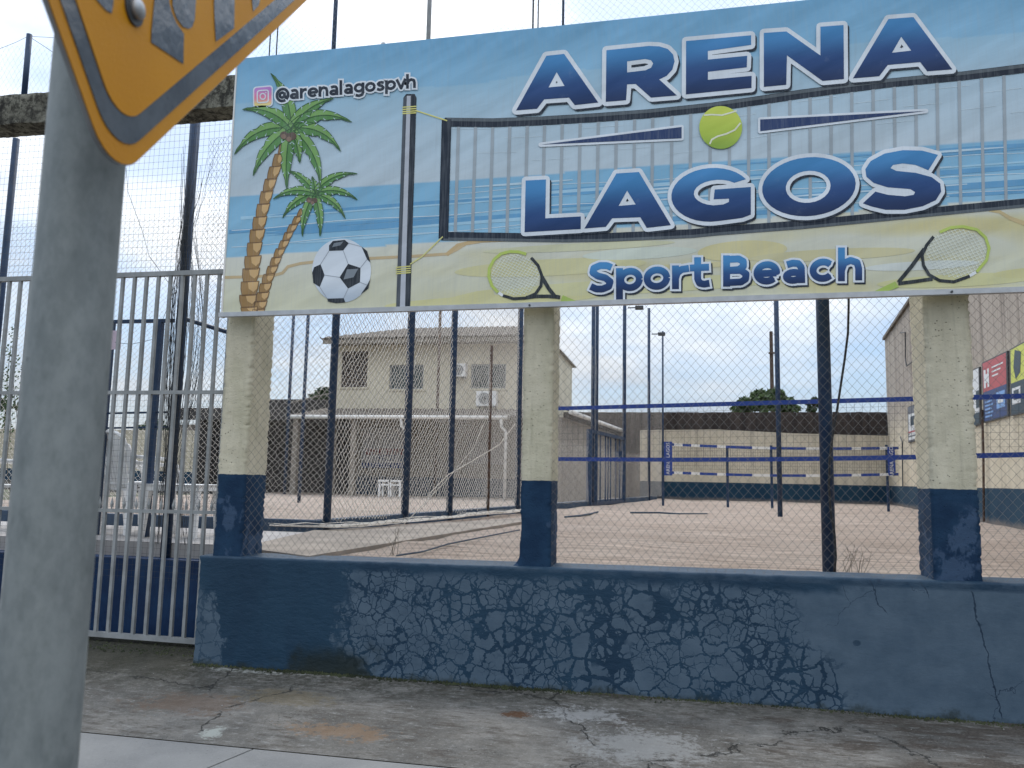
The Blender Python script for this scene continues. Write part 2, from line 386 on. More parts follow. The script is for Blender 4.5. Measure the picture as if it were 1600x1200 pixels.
# banner print inks (flat print on one vinyl sheet)
def m_ink(name, col, grad=None):
    def f(g, P, X, Y, Z):
        weave = g.noise(g.mul3(P, (9, 1, .5)), 9, 4, .6)
        if grad is None: c = g.mix(weave.step(.40, .70)*.12, col, (.42, .46, .48))
        else:
            n = g.t.nodes.new('ShaderNodeUVMap'); n.uv_map = 'g'; u, v, _ = g.xyz(N(g.t, n.outputs[0]))
            c = g.mix(v.step(.05, .62), grad[0], grad[1]); c = g.mix(v.step(.55, 1.0), c, grad[2])
            c = g.mix(g.noise(P, 9, 5, .7).step(.6, .75)*.10, c, (.3, .35, .42))
        W = g.mul3(P, (1, 1, 1)); wv = ((X*.75 + Z*1.0)*16 + g.noise(W, 1.3, 3, .5)*11).sn()
        pk = (g.noise(g.vec(X*3.2, 0.0, Z*1.2 + X*.6), 2.2, 2, .5))*Z.step(4.72, 5.02)*.7
        fold = g.noise(g.vec(X*1.1 - Z*1.7, 0.0, X*.22 + Z*.4), 1.5, 2, .45)
        sm = g.noise(g.vec(X*.8 - Z*2.6, 0.0, X*.3), 5.5, 4, .5)
        return (c, fold*1.25 + sm*.08 + wv*.012 + pk)
    return mat(name, f, .5, bd=.030, spec=.22)
def f_printattr(g, P, X, Y, Z):
    a = g.attr('print'); weave = g.noise(g.mul3(P, (9, 1, .5)), 9, 4, .6)
    c = g.mix(weave.step(.40, .70)*.12, a, (.42, .46, .48))
    dirt = g.noise(g.mul3(P, (6, 1, .35)), 2.5, 6, .65).step(.56, .78)
    c = g.mix(dirt*.12, c, (.22, .22, .20))
    pk = (g.noise(g.vec(X*3.2, 0.0, Z*1.2 + X*.6), 2.2, 2, .5))*Z.step(4.72, 5.02)*.7
    fold = g.noise(g.vec(X*1.1 - Z*1.7, 0.0, X*.22 + Z*.4), 1.5, 2, .45)
    sm = g.noise(g.vec(X*.8 - Z*2.6, 0.0, X*.3), 5.5, 4, .5)
    wv = ((X*.75 + Z*1.0)*16 + g.noise(P, 1.3, 3, .5)*11).sn()
    return (c, fold*1.25 + sm*.08 + wv*.012 + pk)
M['sheet'] = mat('printed vinyl sheet', f_printattr, .5, bd=.030, spec=.22)
KP = 1.22
def ink(c):
    l = lin(c); m_ = sum(l)/3
    return tuple(min(.85, (v*.90+m_*.10)*KP) for v in l)
_inks = {}
def I(r, g_, b):
    k = (r, g_, b)
    if k not in _inks: _inks[k] = m_ink('ink %d %d %d' % k, ink(k))
    return _inks[k]
M['inkgrad'] = m_ink('blue gradient ink', None, (ink((56, 130, 184)), ink((32, 70, 122)), ink((28, 48, 86))))
M['inkball'] = m_ink('tennis ball ink', None, (ink((196, 206, 74)), ink((172, 192, 62)), ink((136, 166, 56))))
M['inkinsta'] = m_ink('pink to yellow ink', None, (ink((178, 120, 190)), ink((226, 120, 150)), ink((232, 205, 120))))
M['inksoccer'] = m_ink('white ball ink', None, (ink((196, 204, 212)), ink((204, 210, 216)), ink((170, 182, 194))))

# ------------------------------------------------------------------ SETTING: ground, street, sand
def gz(Y): return max(-.004, (Y-4.36)*.05)
b = MB(); nx, ny = 90, 34
x0, x1, y0, y1 = -12, 8, 4.36, 6.9
for j in range(ny+1):
    for i in range(nx+1):
        X = x0+(x1-x0)*i/nx; Y = y0+(y1-y0)*j/ny
        z = gz(Y) + (noise.noise((X*1.3, Y*1.3, 0))*.012 + noise.noise((X*5, Y*5, 3))*.004)*min(1, (Y-4.36)*2.5)
        b.v.append(Vector((X, Y, z)))
b.f = [[j*(nx+1)+i, j*(nx+1)+i+1, (j+1)*(nx+1)+i+1, (j+1)*(nx+1)+i] for j in range(ny) for i in range(nx)]; b.m = [0]*len(b.f)
b.build('concrete_apron', M['ground'], smooth=True, kind='structure')
b = MB(); b.add([(-1500, -1500, -.35), (1500, -1500, -.35), (1500, 1500, -.35), (-1500, 1500, -.35)], [[0, 1, 2, 3]]); b.build('terrain', M['earth'], kind='structure')
b = MB(); b.add([(-60, -9, -.15), (60, -9, -.15), (60, 3.56, -.15), (-60, 3.56, -.15)], [[0, 1, 2, 3]]); b.build('road', M['asphalt'], kind='structure')
# pavement: poured slabs with open joints, each a piece of its own
pv = bpy.data.objects.new('pavement', None); COL.objects.link(pv); pv['kind'] = 'structure'; pv['_o'] = (0, 0, 0)
xs = [-8.2, -6.7, -5.2, -3.9, -2.36, -.9, .6, 2.1, 3.6, 5.1, 6.6]
for i in range(len(xs)-1):
    b = MB(); a, c_ = xs[i]+.006, xs[i+1]-.006
    sk = .16
    b.hexa([(a-sk, 3.70, -.2), (c_-sk, 3.70, -.2), (c_, 4.352, -.2), (a, 4.352, -.2)], [(a-sk, 3.70, -.006), (c_-sk, 3.70, -.006), (c_, 4.352, -.002), (a, 4.352, -.002)])
    b.build('slab', M['slab'], pv)
    b = MB(); b.hexa([(a-sk, 3.56, -.2), (c_-sk, 3.56, -.2), (c_-sk, 3.69, -.2), (a-sk, 3.69, -.2)], [(a-sk, 3.575, -.012), (c_-sk, 3.575, -.012), (c_-sk, 3.69, -.004), (a-sk, 3.69, -.004)])
    b.build('kerb_stone', M['slab'], pv)
# painted piece of kerb at the left
b = MB(); b.box((-8, 3.86, .0), (-3.28, 4.10, .004)); b.build('kerb_paint', M['yellowpaint'], kind='structure')
# raised sand
b = MB(); xg = [-14+.25*i for i in range(0, 89)]; yg = [6.15*1.026**i for i in range(0, 68)]
for Y in yg:
    for X in xg:
        z = .89 + .030*noise.noise((X*.7, Y*1.1, 1)) + .014*noise.noise((X*2.2, Y*6, 4)) - .01
        b.v.append(Vector((X+(.0), Y, z)))
n_ = len(xg); b.f = [[j*n_+i, j*n_+i+1, (j+1)*n_+i+1, (j+1)*n_+i] for j in range(len(yg)-1) for i in range(n_-1) if not (xg[i] < -3.7 and yg[j] < 6.6)]; b.m = [0]*len(b.f)
b.build('sand_court', M['sand'], smooth=True, kind='structure')
b = MB(); b.box((-12, 6.62, .6), (-3.58, 8.4, .905)); b.build('cement_floor', M['floor'], kind='structure')

# ------------------------------------------------------------------ FRONT WALL
def grid_face(b, fn, nu, nv, m=0):
    o = len(b.v)
    for j in range(nv+1):
        for i in range(nu+1): b.v.append(Vector(fn(i/nu, j/nv)))
    for j in range(nv):
        for i in range(nu):
            b.f.append([o+j*(nu+1)+i, o+j*(nu+1)+i+1, o+(j+1)*(nu+1)+i+1, o+(j+1)*(nu+1)+i]); b.m.append(m)
WX0, WX1 = -3.69, 6.2
def wtop(X): return .895 + (X+3.68)*.0082
b = MB()
def prof(u, v):           # front face + rounded top edge + top + back
    X = WX0 + (WX1-WX0)*u; zt = wtop(X); X_l = X
    if u == 0: X_l = WX0 + (0.016 if v < .62 else .0) + noise.noise((0, 1, v*30))*.012 - (1-v)*.02
    if v < .62:
        z = -.1 + (zt+.1-.02)*v/.62; y = 5.80
    elif v < .70: k = (v-.62)/.08; z = zt-.02+.02*sin(k*pi/2); y = 5.80+.02*(1-cos(k*pi/2))
    elif v < .94: k = (v-.70)/.24; z = zt; y = 5.82+.32*k
    else: k = (v-.94)/.06; z = zt-1.0*k; y = 6.14
    nn = noise.noise((X*2.3, z*2.6, y))*.007 + noise.noise((X*9, z*9, y*3))*.0032 + noise.noise((X*26, z*30, y))*.0013
    bulge = -.012*max(0, 1-z/.12)
    return (X_l, y - abs(nn)*.0 + nn*(1 if y < 6 else 0) + (bulge if y < 5.81 else 0), z + (noise.noise((X*6, y*6, 5))*.004 if y > 5.805 else 0))
grid_face(b, prof, 420, 50)
b.hexa([(WX0, 5.815, -.1), (WX0+.02, 5.815, -.1), (WX0+.02, 6.14, -.1), (WX0, 6.14, -.1)], [(WX0, 5.815, .885), (WX0+.02, 5.815, .885), (WX0+.02, 6.14, .885), (WX0, 6.14, .885)])
tag(b.build('low_wall', M['frontwall'], smooth=True), 'low dark blue street wall with crazed peeling paint under the fence', 'wall')

# ------------------------------------------------------------------ COLUMNS
def column(x0, x1, y0, y1, z0, z1, label, flare=0, chip=(1, 1), lean=0):
    b = MB(); n1_, n2_ = 8, 10; rows = int((z1-z0)/.014)
    ring = [(i/n1_, 0) for i in range(n1_)] + [(1, i/n2_) for i in range(n2_)] + [(1-i/n1_, 1) for i in range(n1_)] + [(0, 1-i/n2_) for i in range(n2_)]
    k = len(ring)
    for r in range(rows+1):
        z = z0+(z1-z0)*r/rows
        for (u, v) in ring:
            X = x0+(x1-x0)*u; Y = y0+(y1-y0)*v
            nx_ = (u-.5)*2; ny_ = (v-.5)*2
            d = noise.noise((X*9, Y*9, z*7+x0))*.004 + noise.noise((X*40, Y*40, z*40))*.002
            X += d*(1 if abs(nx_) == 1 else 0); Y += d*(1 if abs(ny_) == 1 else 0)
            if abs(nx_) > .9 and v < .05:
                side = 1 if nx_ > 0 else 0
                c_ = max(0, noise.noise((side*7.3+x0, z*5.3, 2))*.9 + noise.noise((side*5.3+x0, z*19, 2))*.45 + noise.noise((side*3+x0, z*75, 9))*.6 + .08)*.024*chip[side]
                X -= nx_*c_; Y += c_*.9
            if abs(nx_) > .9 and v > .95: X -= nx_*max(0, noise.noise((x0*3, z*30, 8)))*.03; Y -= abs(noise.noise((x0, z*33, 1)))*.025
            if flare: X -= (1 if u == 0 else 0)*flare*max(0, 1-(z-z0)/.10)**2
            X += lean*(z-z0)
            b.v.append(Vector((X, Y, z)))
    b.f = [[r*k+i, r*k+(i+1) % k, (r+1)*k+(i+1) % k, (r+1)*k+i] for r in range(rows) for i in range(k)]; b.m = [0]*len(b.f)
    b.f.append([(rows)*k+i for i in range(k)]); b.m.append(0)
    return tag(b.build('column', M['column'], smooth=True), label, 'column', 'concrete columns carrying the banner')
column(-3.60, -3.36, 5.835, 6.17, .885, 4.75, 'leftmost beige and blue concrete column, at the open end of the low wall', chip=(.4, 1.2))
column(-1.13, -.905, 5.835, 6.17, .905, 4.75, 'middle beige and blue concrete column, flared at its left foot', flare=.06, chip=(.5, .9))
column(1.655, 1.945, 5.835, 6.17, .93, 4.75, 'rightmost beige and blue concrete column, with pale peeled patches on its base', chip=(.7, 1.0))
# rough concrete lintel carried on behind the banner
b = MB()
def lint(u, v):
    X = -8.4+12.4*u; zc = 4.62 - (X+3.5)*.0; zb = 4.67; zt_ = 4.95
    L = [(5.90, zb), (5.90, zt_), (6.16, zt_), (6.16, zb), (5.90, zb)]
    k = v*4; i = min(3, int(k)); t = k-i; y = L[i][0]+(L[i+1][0]-L[i][0])*t; z = L[i][1]+(L[i+1][1]-L[i][1])*t
    n_ = noise.noise((X*6, y*8, z*8))*.016 + noise.noise((X*22, y*20, z*20))*.008
    return (X, y+n_, z+n_*1.2)
grid_face(b, lint, 500, 28)
tag(b.build('lintel', M['rawconc'], smooth=True), 'mould blackened rough concrete beam above the gate, running behind the banner', 'beam')

# ------------------------------------------------------------------ CHAIN LINK
DW, DH, WR = .064, .074, .00125
def link_mesh(z1, phase):
    b = MB(); z = 0; pts = []; i = 0
    while z < z1:
        pts.append((((i+phase) % 2)*DW/2, (-1 if (i % 2) else 1)*.0022, z)); z += DH/2; i += 1
    b.tube(pts, WR, 5, caps=False)
    me = bpy.data.meshes.new('wire'); me.from_pydata(b.v, [], b.f); me.materials.append(M['wire']); me.polygons.foreach_set('use_smooth', [True]*len(b.f)); return me
LM = [link_mesh(2.0, 0), link_mesh(2.0, 1)]
def chain(x0, x1, label, z0=.90, y=5.862):
    t = thing('chain_link_panel', label, 'chain-link fence', (x0, y, z0), 'chain-link panels between the columns')
    i = 0; X = x0
    while X < x1:
        w_ = bpy.data.objects.new('wire', LM[i % 2]); COL.objects.link(w_); w_.parent = t
        w_.location = (X-x0, .006*noise.noise((X*3, 0, 0)), random.uniform(-.003, .003)); X += DW/2; i += 1
    return t
chain(-3.40, -1.12, 'grey chain-link panel between the left and middle columns')
chain(-.925, 1.67, 'grey chain-link panel between the middle and right columns')
chain(1.93, 3.4, 'grey chain-link panel to the right of the rightmost column')

# ------------------------------------------------------------------ BANNER
YB = 5.70
BO = onY(348, 495, YB)
ban = thing('banner', 'big printed beach banner reading ARENA LAGOS Sport Beach, fixed above the fence', 'banner', BO)
def bp(x, y, l=0.0): p = onY(x, y, YB); p.y = YB - l; return p
# corners in photo pixels (right end lies outside the frame)
def left_x(y): return 372 + (348-372)*(y-92)/(495-92)
def top_y(x): return 92 - .1037*(x-372)
def bot_y(x): return 488 - .0320*(x-348)
XR = 1790
def sea_top(x): return 307 - .0716*(x-357)
def sea_bot(x): return 402 - .0740*(x-357)
def lerp3(a, b_, t): t = max(0, min(1, t)); return tuple(a[i]+(b_[i]-a[i])*t for i in range(3))
def base_col(x, y):
    st, sb, ty, by = sea_top(x), sea_bot(x), top_y(x), bot_y(x)
    if y < st:
        t = (y-ty)/(st-ty)
        t += .05*noise.noise((x*.004+y*.012, y*.03, 0))
        if t < .32: c_ = lerp3((104, 162, 198), (126, 174, 202), t/.32)
        elif t < .6: c_ = lerp3((140, 180, 202), (164, 188, 202), (t-.32)/.28)
        else: c_ = lerp3((164, 188, 202), (178, 192, 200), (t-.6)/.4)
    elif y < sb:
        c_ = lerp3((116, 170, 200), (130, 180, 206), (y-st)/(sb-st))
    else:
        t = (y-sb)/(by-sb); c_ = lerp3((200, 200, 188), (196, 194, 166), t*1.2)
        k = (noise.noise((x*.006, y*.03, 7))+.1)*2.2*min(1, max(0, (x-560)/200)); c_ = lerp3(c_, (196, 186, 134), k*.7)
    return ink(c_)
b = MB(); b.c = []; nu, nv = 360, 150
for j in range(nv+1):
    for i in range(nu+1):
        v = j/nv; u = i/nu
        yl = 92+(495-4-92)*v; xx = left_x(yl) + (XR-left_x(yl))*u
        yy = top_y(xx) + (bot_y(xx)-top_y(xx))*v
        p = bp(xx, yy); b.v.append(p); b.c.append(base_col(xx, yy))
b.f = [[j*(nu+1)+i, (j+1)*(nu+1)+i, (j+1)*(nu+1)+i+1, j*(nu+1)+i+1] for j in range(nv) for i in range(nu)]; b.m = [0]*len(b.f)
b.build('vinyl_sheet', M['sheet'], ban, smooth=True)
def fr(p, q, w=.04, d=.05, y0=.0): pass
b = MB()
P0, P1 = bp(343, 488.6), bp(XR, bot_y(XR)+.4)
hh = .036
b.hexa([(P0.x, YB-.014, P0.z-hh), (P1.x, YB-.014, P1.z-hh), (P1.x, YB+.03, P1.z-hh), (P0.x, YB+.03, P0.z-hh)], [(P0.x, YB-.014, P0.z), (P1.x, YB-.014, P1.z), (P1.x, YB+.03, P1.z), (P0.x, YB+.03, P0.z)])
b.build('bottom_frame_rail', M['alu'], ban)
T0, T1 = bp(372, 92), bp(XR, top_y(XR))
b = MB(); b.tube([T0+Vector((0, .022, -.02)), T1+Vector((0, .022, -.02))], .018, 4, sq=True); b.build('top_frame_rail', M['alu'], ban)
b = MB(); L0, L1 = bp(left_x(495), 490), bp(372, 92)
b.hexa([(L0.x-.014, YB-.006, L0.z-.03), (L0.x, YB-.006, L0.z-.03), (L0.x, YB+.035, L0.z-.03), (L0.x-.014, YB+.035, L0.z-.03)], [(L1.x-.014, YB-.006, L1.z), (L1.x, YB-.006, L1.z), (L1.x, YB+.035, L1.z), (L1.x-.014, YB+.035, L1.z)])
b.build('side_frame_rail', M['whitepipe'], ban)
for X_ in (-2.3, -1, .35, 1.6):
    b = MB(); b.tube([(X_, YB+.02, 2.84), (X_, YB+.02, 5.0)], .015, 4, sq=True); b.build('stud', M['alu'], ban)
for px_ in (828, 1486):
    b = MB(); c_ = bp(px_, bot_y(px_)+5); b.tube([c_+Vector((0, -.014, 0)), c_+Vector((0, -.022, 0))], .008, 8); b.build('screw', M['meshwire'], ban)
# --- printed shapes
def tess(b, outer, holes, lay, m, uvs):
    loops = [[Vector((x, y, 0)) for x, y in outer]] + [[Vector((x, y, 0)) for x, y in h] for h in holes]
    tri = geometry.tessellate_polygon(loops); flat = [p for l in loops for p in l]; o = len(b.v)
    b.v += [bp(p.x, p.y, lay) for p in flat]; uvs += [(p.x, p.y) for p in flat]
    for t in tri:
        a, c_, d = [flat[i] for i in t]
        if (c_.x-a.x)*(d.y-a.y)-(c_.y-a.y)*(d.x-a.x) > 0: t = (t[0], t[2], t[1])
        b.f.append([o+i for i in t]); b.m.append(m)
class PR:
    """one printed motif; every piece sits a hair further forward than the one before"""
    def __init__(s): s.b = MB(); s.uv = []; s.mats = []; s.k = {}
    def mi(s, m):
        if m not in s.mats: s.mats.append(m)
        return s.mats.index(m)
    def lay(s, L): s.k[L] = s.k.get(L, 0)+1; return .0012*L + s.k[L]*.000004
    def poly(s, pts, m, L, holes=()): tess(s.b, pts, holes, s.lay(L), s.mi(m), s.uv)
    def stroke(s, pts, w, m, L, closed=False, round_=True):
        P = list(pts) + ([pts[0]] if closed else [])
        ww = w if isinstance(w, (list, tuple)) else [w]*len(P)
        for i in range(len(P)-1):
            (ax, ay), (bx, by) = P[i], P[i+1]; d = math.hypot(bx-ax, by-ay)
            if d < 1e-6: continue
            nx_, ny_ = -(by-ay)/d/2, (bx-ax)/d/2; w0, w1 = ww[i], ww[i+1]
            s.poly([(ax+nx_*w0, ay+ny_*w0), (bx+nx_*w1, by+ny_*w1), (bx-nx_*w1, by-ny_*w1), (ax-nx_*w0, ay-ny_*w0)], m, L)
        if round_:
            rng = range(len(P)-1) if closed else range(1, len(P)-1)
            for i in rng: s.disc(P[i], ww[i]/2, m, L, n=10)
    def disc(s, c, r, m, L, n=28, ry=None, rot=0, hole=None):
        ry = ry or r
        o = [(c[0]+r*cos(a)*cos(rot)-ry*sin(a)*sin(rot), c[1]+r*cos(a)*sin(rot)+ry*sin(a)*cos(rot)) for a in [2*pi*i/n for i in range(n)]]
        s.poly(o, m, L)
    def build(s, name, label=None, grad=None):
        ob = s.b.build(name, s.mats, ban)
        if grad:
            uvl = ob.data.uv_layers.new(name='g')
            for lp in ob.data.loops:
                x, y = s.uv[lp.vertex_index]; uvl.data[lp.index].uv = (0, grad(x, y))
        if label: ob['label'] = label
        return ob
WHITE, BLK = I(206, 212, 218), I(30, 40, 54)
# sea stripes and foam
pr = PR(); random.seed(3)
for k in range(30):
    f_ = random.random()**.8; x0_ = random.uniform(340, 1500); L_ = random.uniform(150, 700); hgt = random.uniform(1.5, 5)
    x0_ = max(x0_, left_x(sea_top(360)+95*f_)+2); xe = min(x0_+L_, XR-5)
    yc = lambda x: sea_top(x) + 3 + 86*f_*(1 if x < 700 else 1)
    n_ = 8; up = []; dn = []
    for i in range(n_+1):
        x = x0_+(xe-x0_)*i/n_; e = sin(pi*i/n_)**.5 if x0_ > 380 else cos(pi*i/n_/2)**.5; up.append((x, yc(x)-hgt*e)); dn.append((x, yc(x)+hgt*e*.6+.1))
    pr.poly(up+dn[::-1], I(88, 150, 190) if k % 3 else I(150, 190, 210), 1)
for dy, wd in ((52, 1.1), (20, .8), (78, .9)):
    pts = [(x, sea_top(x)+dy+2*sin(x*.02)) for x in range(362 if dy != 20 else 700, 1780, 40)]; pr.stroke(pts, wd, I(196, 210, 216), 1, round_=False)
for k in range(12):
    x0_ = random.uniform(700, 1600); f_ = random.random(); pts = [(x0_+i*25, sea_top(x0_+i*25)+8+75*f_) for i in range(8) if x0_+i*25 < XR]
    if len(pts) > 2: pr.stroke(pts, [3*sin(pi*(i+.2)/len(pts)) + .4 for i in range(len(pts))], I(176, 200, 212), 1, round_=False)
pr.build('printed_sea')
pr = PR()
c2 = lambda L: [(350+x/2.857, 80+y/2.857) for x, y in L]
c3 = lambda L: [(680+x/3, y/3) for x, y in L]
c4 = lambda L: [(1120+x/3, y/3) for x, y in L]
c5 = lambda L: [(720+x/3.636, 330+y/3.636) for x, y in L]
c6 = lambda L: [(1160+x/3.636, 330+y/3.636) for x, y in L]
# sand: wet line and swells
pr.stroke(c2([(2, 1010), (80, 1008), (150, 1005), (215, 1003), (262, 990), (285, 962), (340, 948), (450, 935), (650, 925), (850, 915), (1000, 905), (1040, 885), (1080, 860), (1143, 850)]), 4.5, I(188, 164, 122), 1)
pr.stroke([(698, 398), (715, 383), (742, 377), (790, 377)], [6, 5, 5, 1], I(188, 160, 112), 1)
pr.stroke([(1545, 330), (1562, 331), (1578, 341), (1600, 349), (1640, 352), (1780, 350)], [1, 5, 6, 7, 7, 6], I(192, 170, 120), 1)
for c_, rx, ry, col in (((860, 418), 150, 13, (198, 192, 142)), ((1000, 396), 90, 9, (196, 202, 186)), ((1160, 392), 70, 16, (200, 190, 138)), ((770, 470), 170, 9, (200, 194, 138)), ((1010, 446), 230, 12, (198, 194, 144)), ((1300, 398), 130, 9, (194, 186, 142)), ((1500, 438), 130, 10, (198, 194, 140)), ((1440, 415), 90, 7, (200, 204, 196)), ((1640, 425), 90, 9, (196, 190, 134)), ((1085, 415), 60, 5, (200, 190, 140)), ((905, 386), 150, 6, (196, 194, 158))):
    pr.poly([(c_[0]+rx*cos(a), c_[1]+ry*sin(a)-.05*rx*cos(a)) for a in [2*pi*i/30 for i in range(30)]], I(*col), 1)
pr.poly([(668, 478), (700, 466), (745, 455), (770, 452), (775, 472), (770, 474)], I(198, 192, 138), 1)
pr.build('printed_sand')
# volleyball net print
topb = [(695, 191), (770, 192), (847, 189), (930, 184), (1013, 178), (1113, 167.5), (1187, 157), (1253, 147), (1387, 130), (1503, 119), (1600, 107), (1700, 96), (XR-3, 86)]
botb = [(690, 369), (813, 371), (880, 372), (947, 371), (1080, 365), (1120, 361), (1253, 351), (1387, 338), (1487, 328), (1600, 317), (1700, 306), (XR-3, 297)]
def ip(L, x):
    for i in range(len(L)-1):
        if L[i][0] <= x <= L[i+1][0]: t = (x-L[i][0])/(L[i+1][0]-L[i][0]); return L[i][1]+(L[i+1][1]-L[i][1])*t
    return L[-1][1]
pr = PR()
xs_ = [680+v/3 for v in (110, 190, 270, 350, 432, 513, 596, 680, 765, 850, 935, 1020, 1110, 1198, 1290, 1380)] + [1120+v/3 for v in (150, 245, 342, 437, 535, 632, 732, 832, 932, 1032, 1135, 1240, 1345, 1452, 1560, 1670, 1785, 1900)]
for x in xs_:
    sh = (x-1120)/480*5 - 1.2
    pr.stroke([(x, ip(topb, x)+3), (x+sh, ip(botb, x)-3)], 5, I(150, 160, 166), 2, round_=False)
for k in range(26):
    x = 705+k*6.5*6.4
    if x < XR-60: pr.stroke([(x, ip(topb, x)+10+(k*37) % 60), (x+60, ip(topb, x+60)+10+(k*37) % 60)], 1.0, I(184, 200, 208), 1, round_=False)
pr.stroke([(p[0], p[1]) for p in topb], 14, BLK, 2); pr.stroke([(p[0]+3, p[1]-4) for p in topb[:-1]], 5, I(82, 90, 96), 3)
pr.stroke(botb, 13.5, BLK, 2); pr.stroke([(p[0]+3, p[1]+4.5) for p in botb[:-1]], 4.5, I(82, 90, 96), 3)
pr.stroke([(698, 186), (693, 373)], 15, BLK, 3, round_=False)
pr.poly([(631, 152), (635, 147), (648, 147), (651, 153), (641, 483), (619, 483)], I(38, 46, 56), 2)
pr.poly([(630.5, 153), (637, 150), (627, 483), (619, 483)], I(70, 76, 84), 3); pr.poly([(636, 150), (642, 150), (633, 483), (625, 483)], I(172, 176, 184), 3)
for yb in (169, 172.5, 176, 179): pr.stroke([(629, yb-1), (651, yb-2.5)], 1.8, I(206, 200, 110), 4, round_=False)
for yb in (417, 420.5, 424, 427): pr.stroke([(619, yb+1), (642, yb-1)], 1.8, I(206, 200, 110), 4, round_=False)
pr.stroke([(650, 173), (699, 189)], 1.8, I(214, 206, 112), 4); pr.stroke([(641, 413), (660, 401), (692, 370)], 1.8, I(206, 200, 120), 4)
pr.build('printed_volleyball_net')
# letters
def letter(name, outer, holes, ow=6.6, sh=(3.6, 4.0), sl=-.105, y0=0, y1=1, lab=None, bigsh=1.0):
    pr = PR(); C_ = lambda L, a, b_: [(x+a, y+b_) for x, y in L]
    def fat(m, L, a, b_, w_):
        pr.poly(C_(outer, a, b_), m, L, [C_(h, a, b_) for h in holes]); pr.stroke(C_(outer, a, b_), w_, m, L, closed=True)
        for h in holes: pr.stroke(C_(h, a, b_), w_, m, L, closed=True)
    fat(BLK, 5, sh[0], sh[1], 2*ow-2.4); fat(WHITE, 6, 0, 0, 2*ow)
    pr.poly(outer, M['inkgrad'], 7, holes)
    ob = pr.build('printed_letter', lab, grad=lambda x, y: (y - (y0+sl*(x-1120)))/(y1-y0)); return ob
E_ = [(1072, 65), (1173.5, 56), (1173.5, 71), (1106, 80.5), (1106, 94), (1167.3, 88), (1166.7, 106), (1106, 113), (1106, 125.5), (1174.3, 119.3), (1174, 138.3), (1071.7, 148.3)]
A1 = c3([(522, 264), (605, 255), (765, 483), (655, 495), (628, 460), (512, 468), (478, 512), (380, 520)]); A1h = c3([(570, 340), (607, 405), (532, 412)])
R_ = c3([(803, 238), (1000, 218), (1050, 220), (1090, 232), (1115, 258), (1122, 290), (1112, 328), (1085, 358), (1050, 375), (1133, 450), (1012, 460), (940, 396), (900, 398), (895, 472), (800, 480)])
Rh = c3([(900, 290), (985, 279), (1012, 285), (1022, 300), (1012, 320), (985, 332), (900, 342)])
N_ = c4([(220, 157), (325, 150), (485, 263), (485, 128), (593, 120), (595, 373), (495, 382), (328, 262), (325, 400), (220, 410)])
A2 = c4([(803, 92), (920, 83), (1102, 328), (985, 337), (952, 294), (800, 307), (760, 360), (637, 370)]); A2h = c4([(863, 175), (910, 240), (820, 250)])
L_l = c3([(425, 848), (520, 843), (517, 1025), (683, 1016), (683, 1075), (420, 1090)])
A3 = c3([(850, 815), (955, 808), (1105, 1057), (992, 1070), (962, 1020), (830, 1025), (800, 1065), (700, 1073)]); A3h = c3([(900, 895), (940, 960), (860, 967)])
def arc(cx, cy, rx, ry, a0, a1, n=18, sk=0): return [(cx+rx*cos(radians(a0+(a1-a0)*i/n)), cy+ry*sin(radians(a0+(a1-a0)*i/n))+sk*rx*cos(radians(a0+(a1-a0)*i/n))) for i in range(n+1)]
Gl = arc(1112, 305, 63, 42, -32, -300, 26, -.04)[:-2] + [(1160, 341), (1173, 336), (1173, 292.7), (1116.7, 296.7), (1115, 312), (1139, 311), (1139, 316), (1130, 320)] + arc(1121, 301.5, 37, 20, 100, 315, 14, -.04)
Ol = arc(1263.7, 292.3, 73, 46, 0, 350, 34, -.06); Oh = arc(1262.5, 292.5, 35, 25, 0, 345, 24, -.06)
Sl = c4([(1035, 728), (990, 800), (930, 775), (870, 768), (825, 775), (813, 790), (840, 803), (930, 812), (1005, 832), (1045, 862), (1050, 900), (1025, 940), (965, 968), (880, 985), (790, 985), (725, 970), (683, 955), (742, 900), (800, 915), (880, 922), (922, 915), (928, 902), (905, 888), (800, 880), (735, 860), (700, 830), (695, 795), (720, 757), (785, 722), (870, 706), (960, 708)])
for o_, h_ in ((A1, [A1h]), (R_, [Rh]), (E_, []), (N_, []), (A2, [A2h])): letter('l', o_, h_, y0=54, y1=150, sl=-.105)
for o_, h_ in ((L_l, []), (A3, [A3h]), (Gl, []), (Ol, [Oh]), (Sl, [])): letter('l', o_, h_, y0=258, y1=352, sl=-.085, ow=6.2)
pr = PR()
for h in (A1h, A2h, A3h):
    cx = sum(p[0] for p in h)/3; cy = sum(p[1] for p in h)/3; pr.disc((cx, cy+1), 1.1, BLK, 8, 8)
for d_ in (c3([(495, 680), (1155, 597), (1155, 650)]), c4([(203, 562), (980, 522), (203, 617)])):
    pr.poly(d_, WHITE, 5); pr.stroke(d_, 7, WHITE, 5, closed=True); pr.poly(d_, I(36, 58, 100), 6)
pr.build('printed_dart_shapes')
pr = PR(); c_ = (1126, 200)
pr.disc(c_, 33.5, M['inkball'], 8, 44)
pr.stroke([(1100, 181), (1112, 180), (1128, 181), (1142, 177), (1151, 174)], 2.4, I(226, 232, 190), 9)
pr.stroke([(1109, 226), (1112, 219), (1121, 214), (1135, 210), (1148, 204), (1157, 193)], 2.6, I(226, 232, 190), 9)
pr.build('printed_tennis_ball', grad=lambda x, y: (y-167)/66)
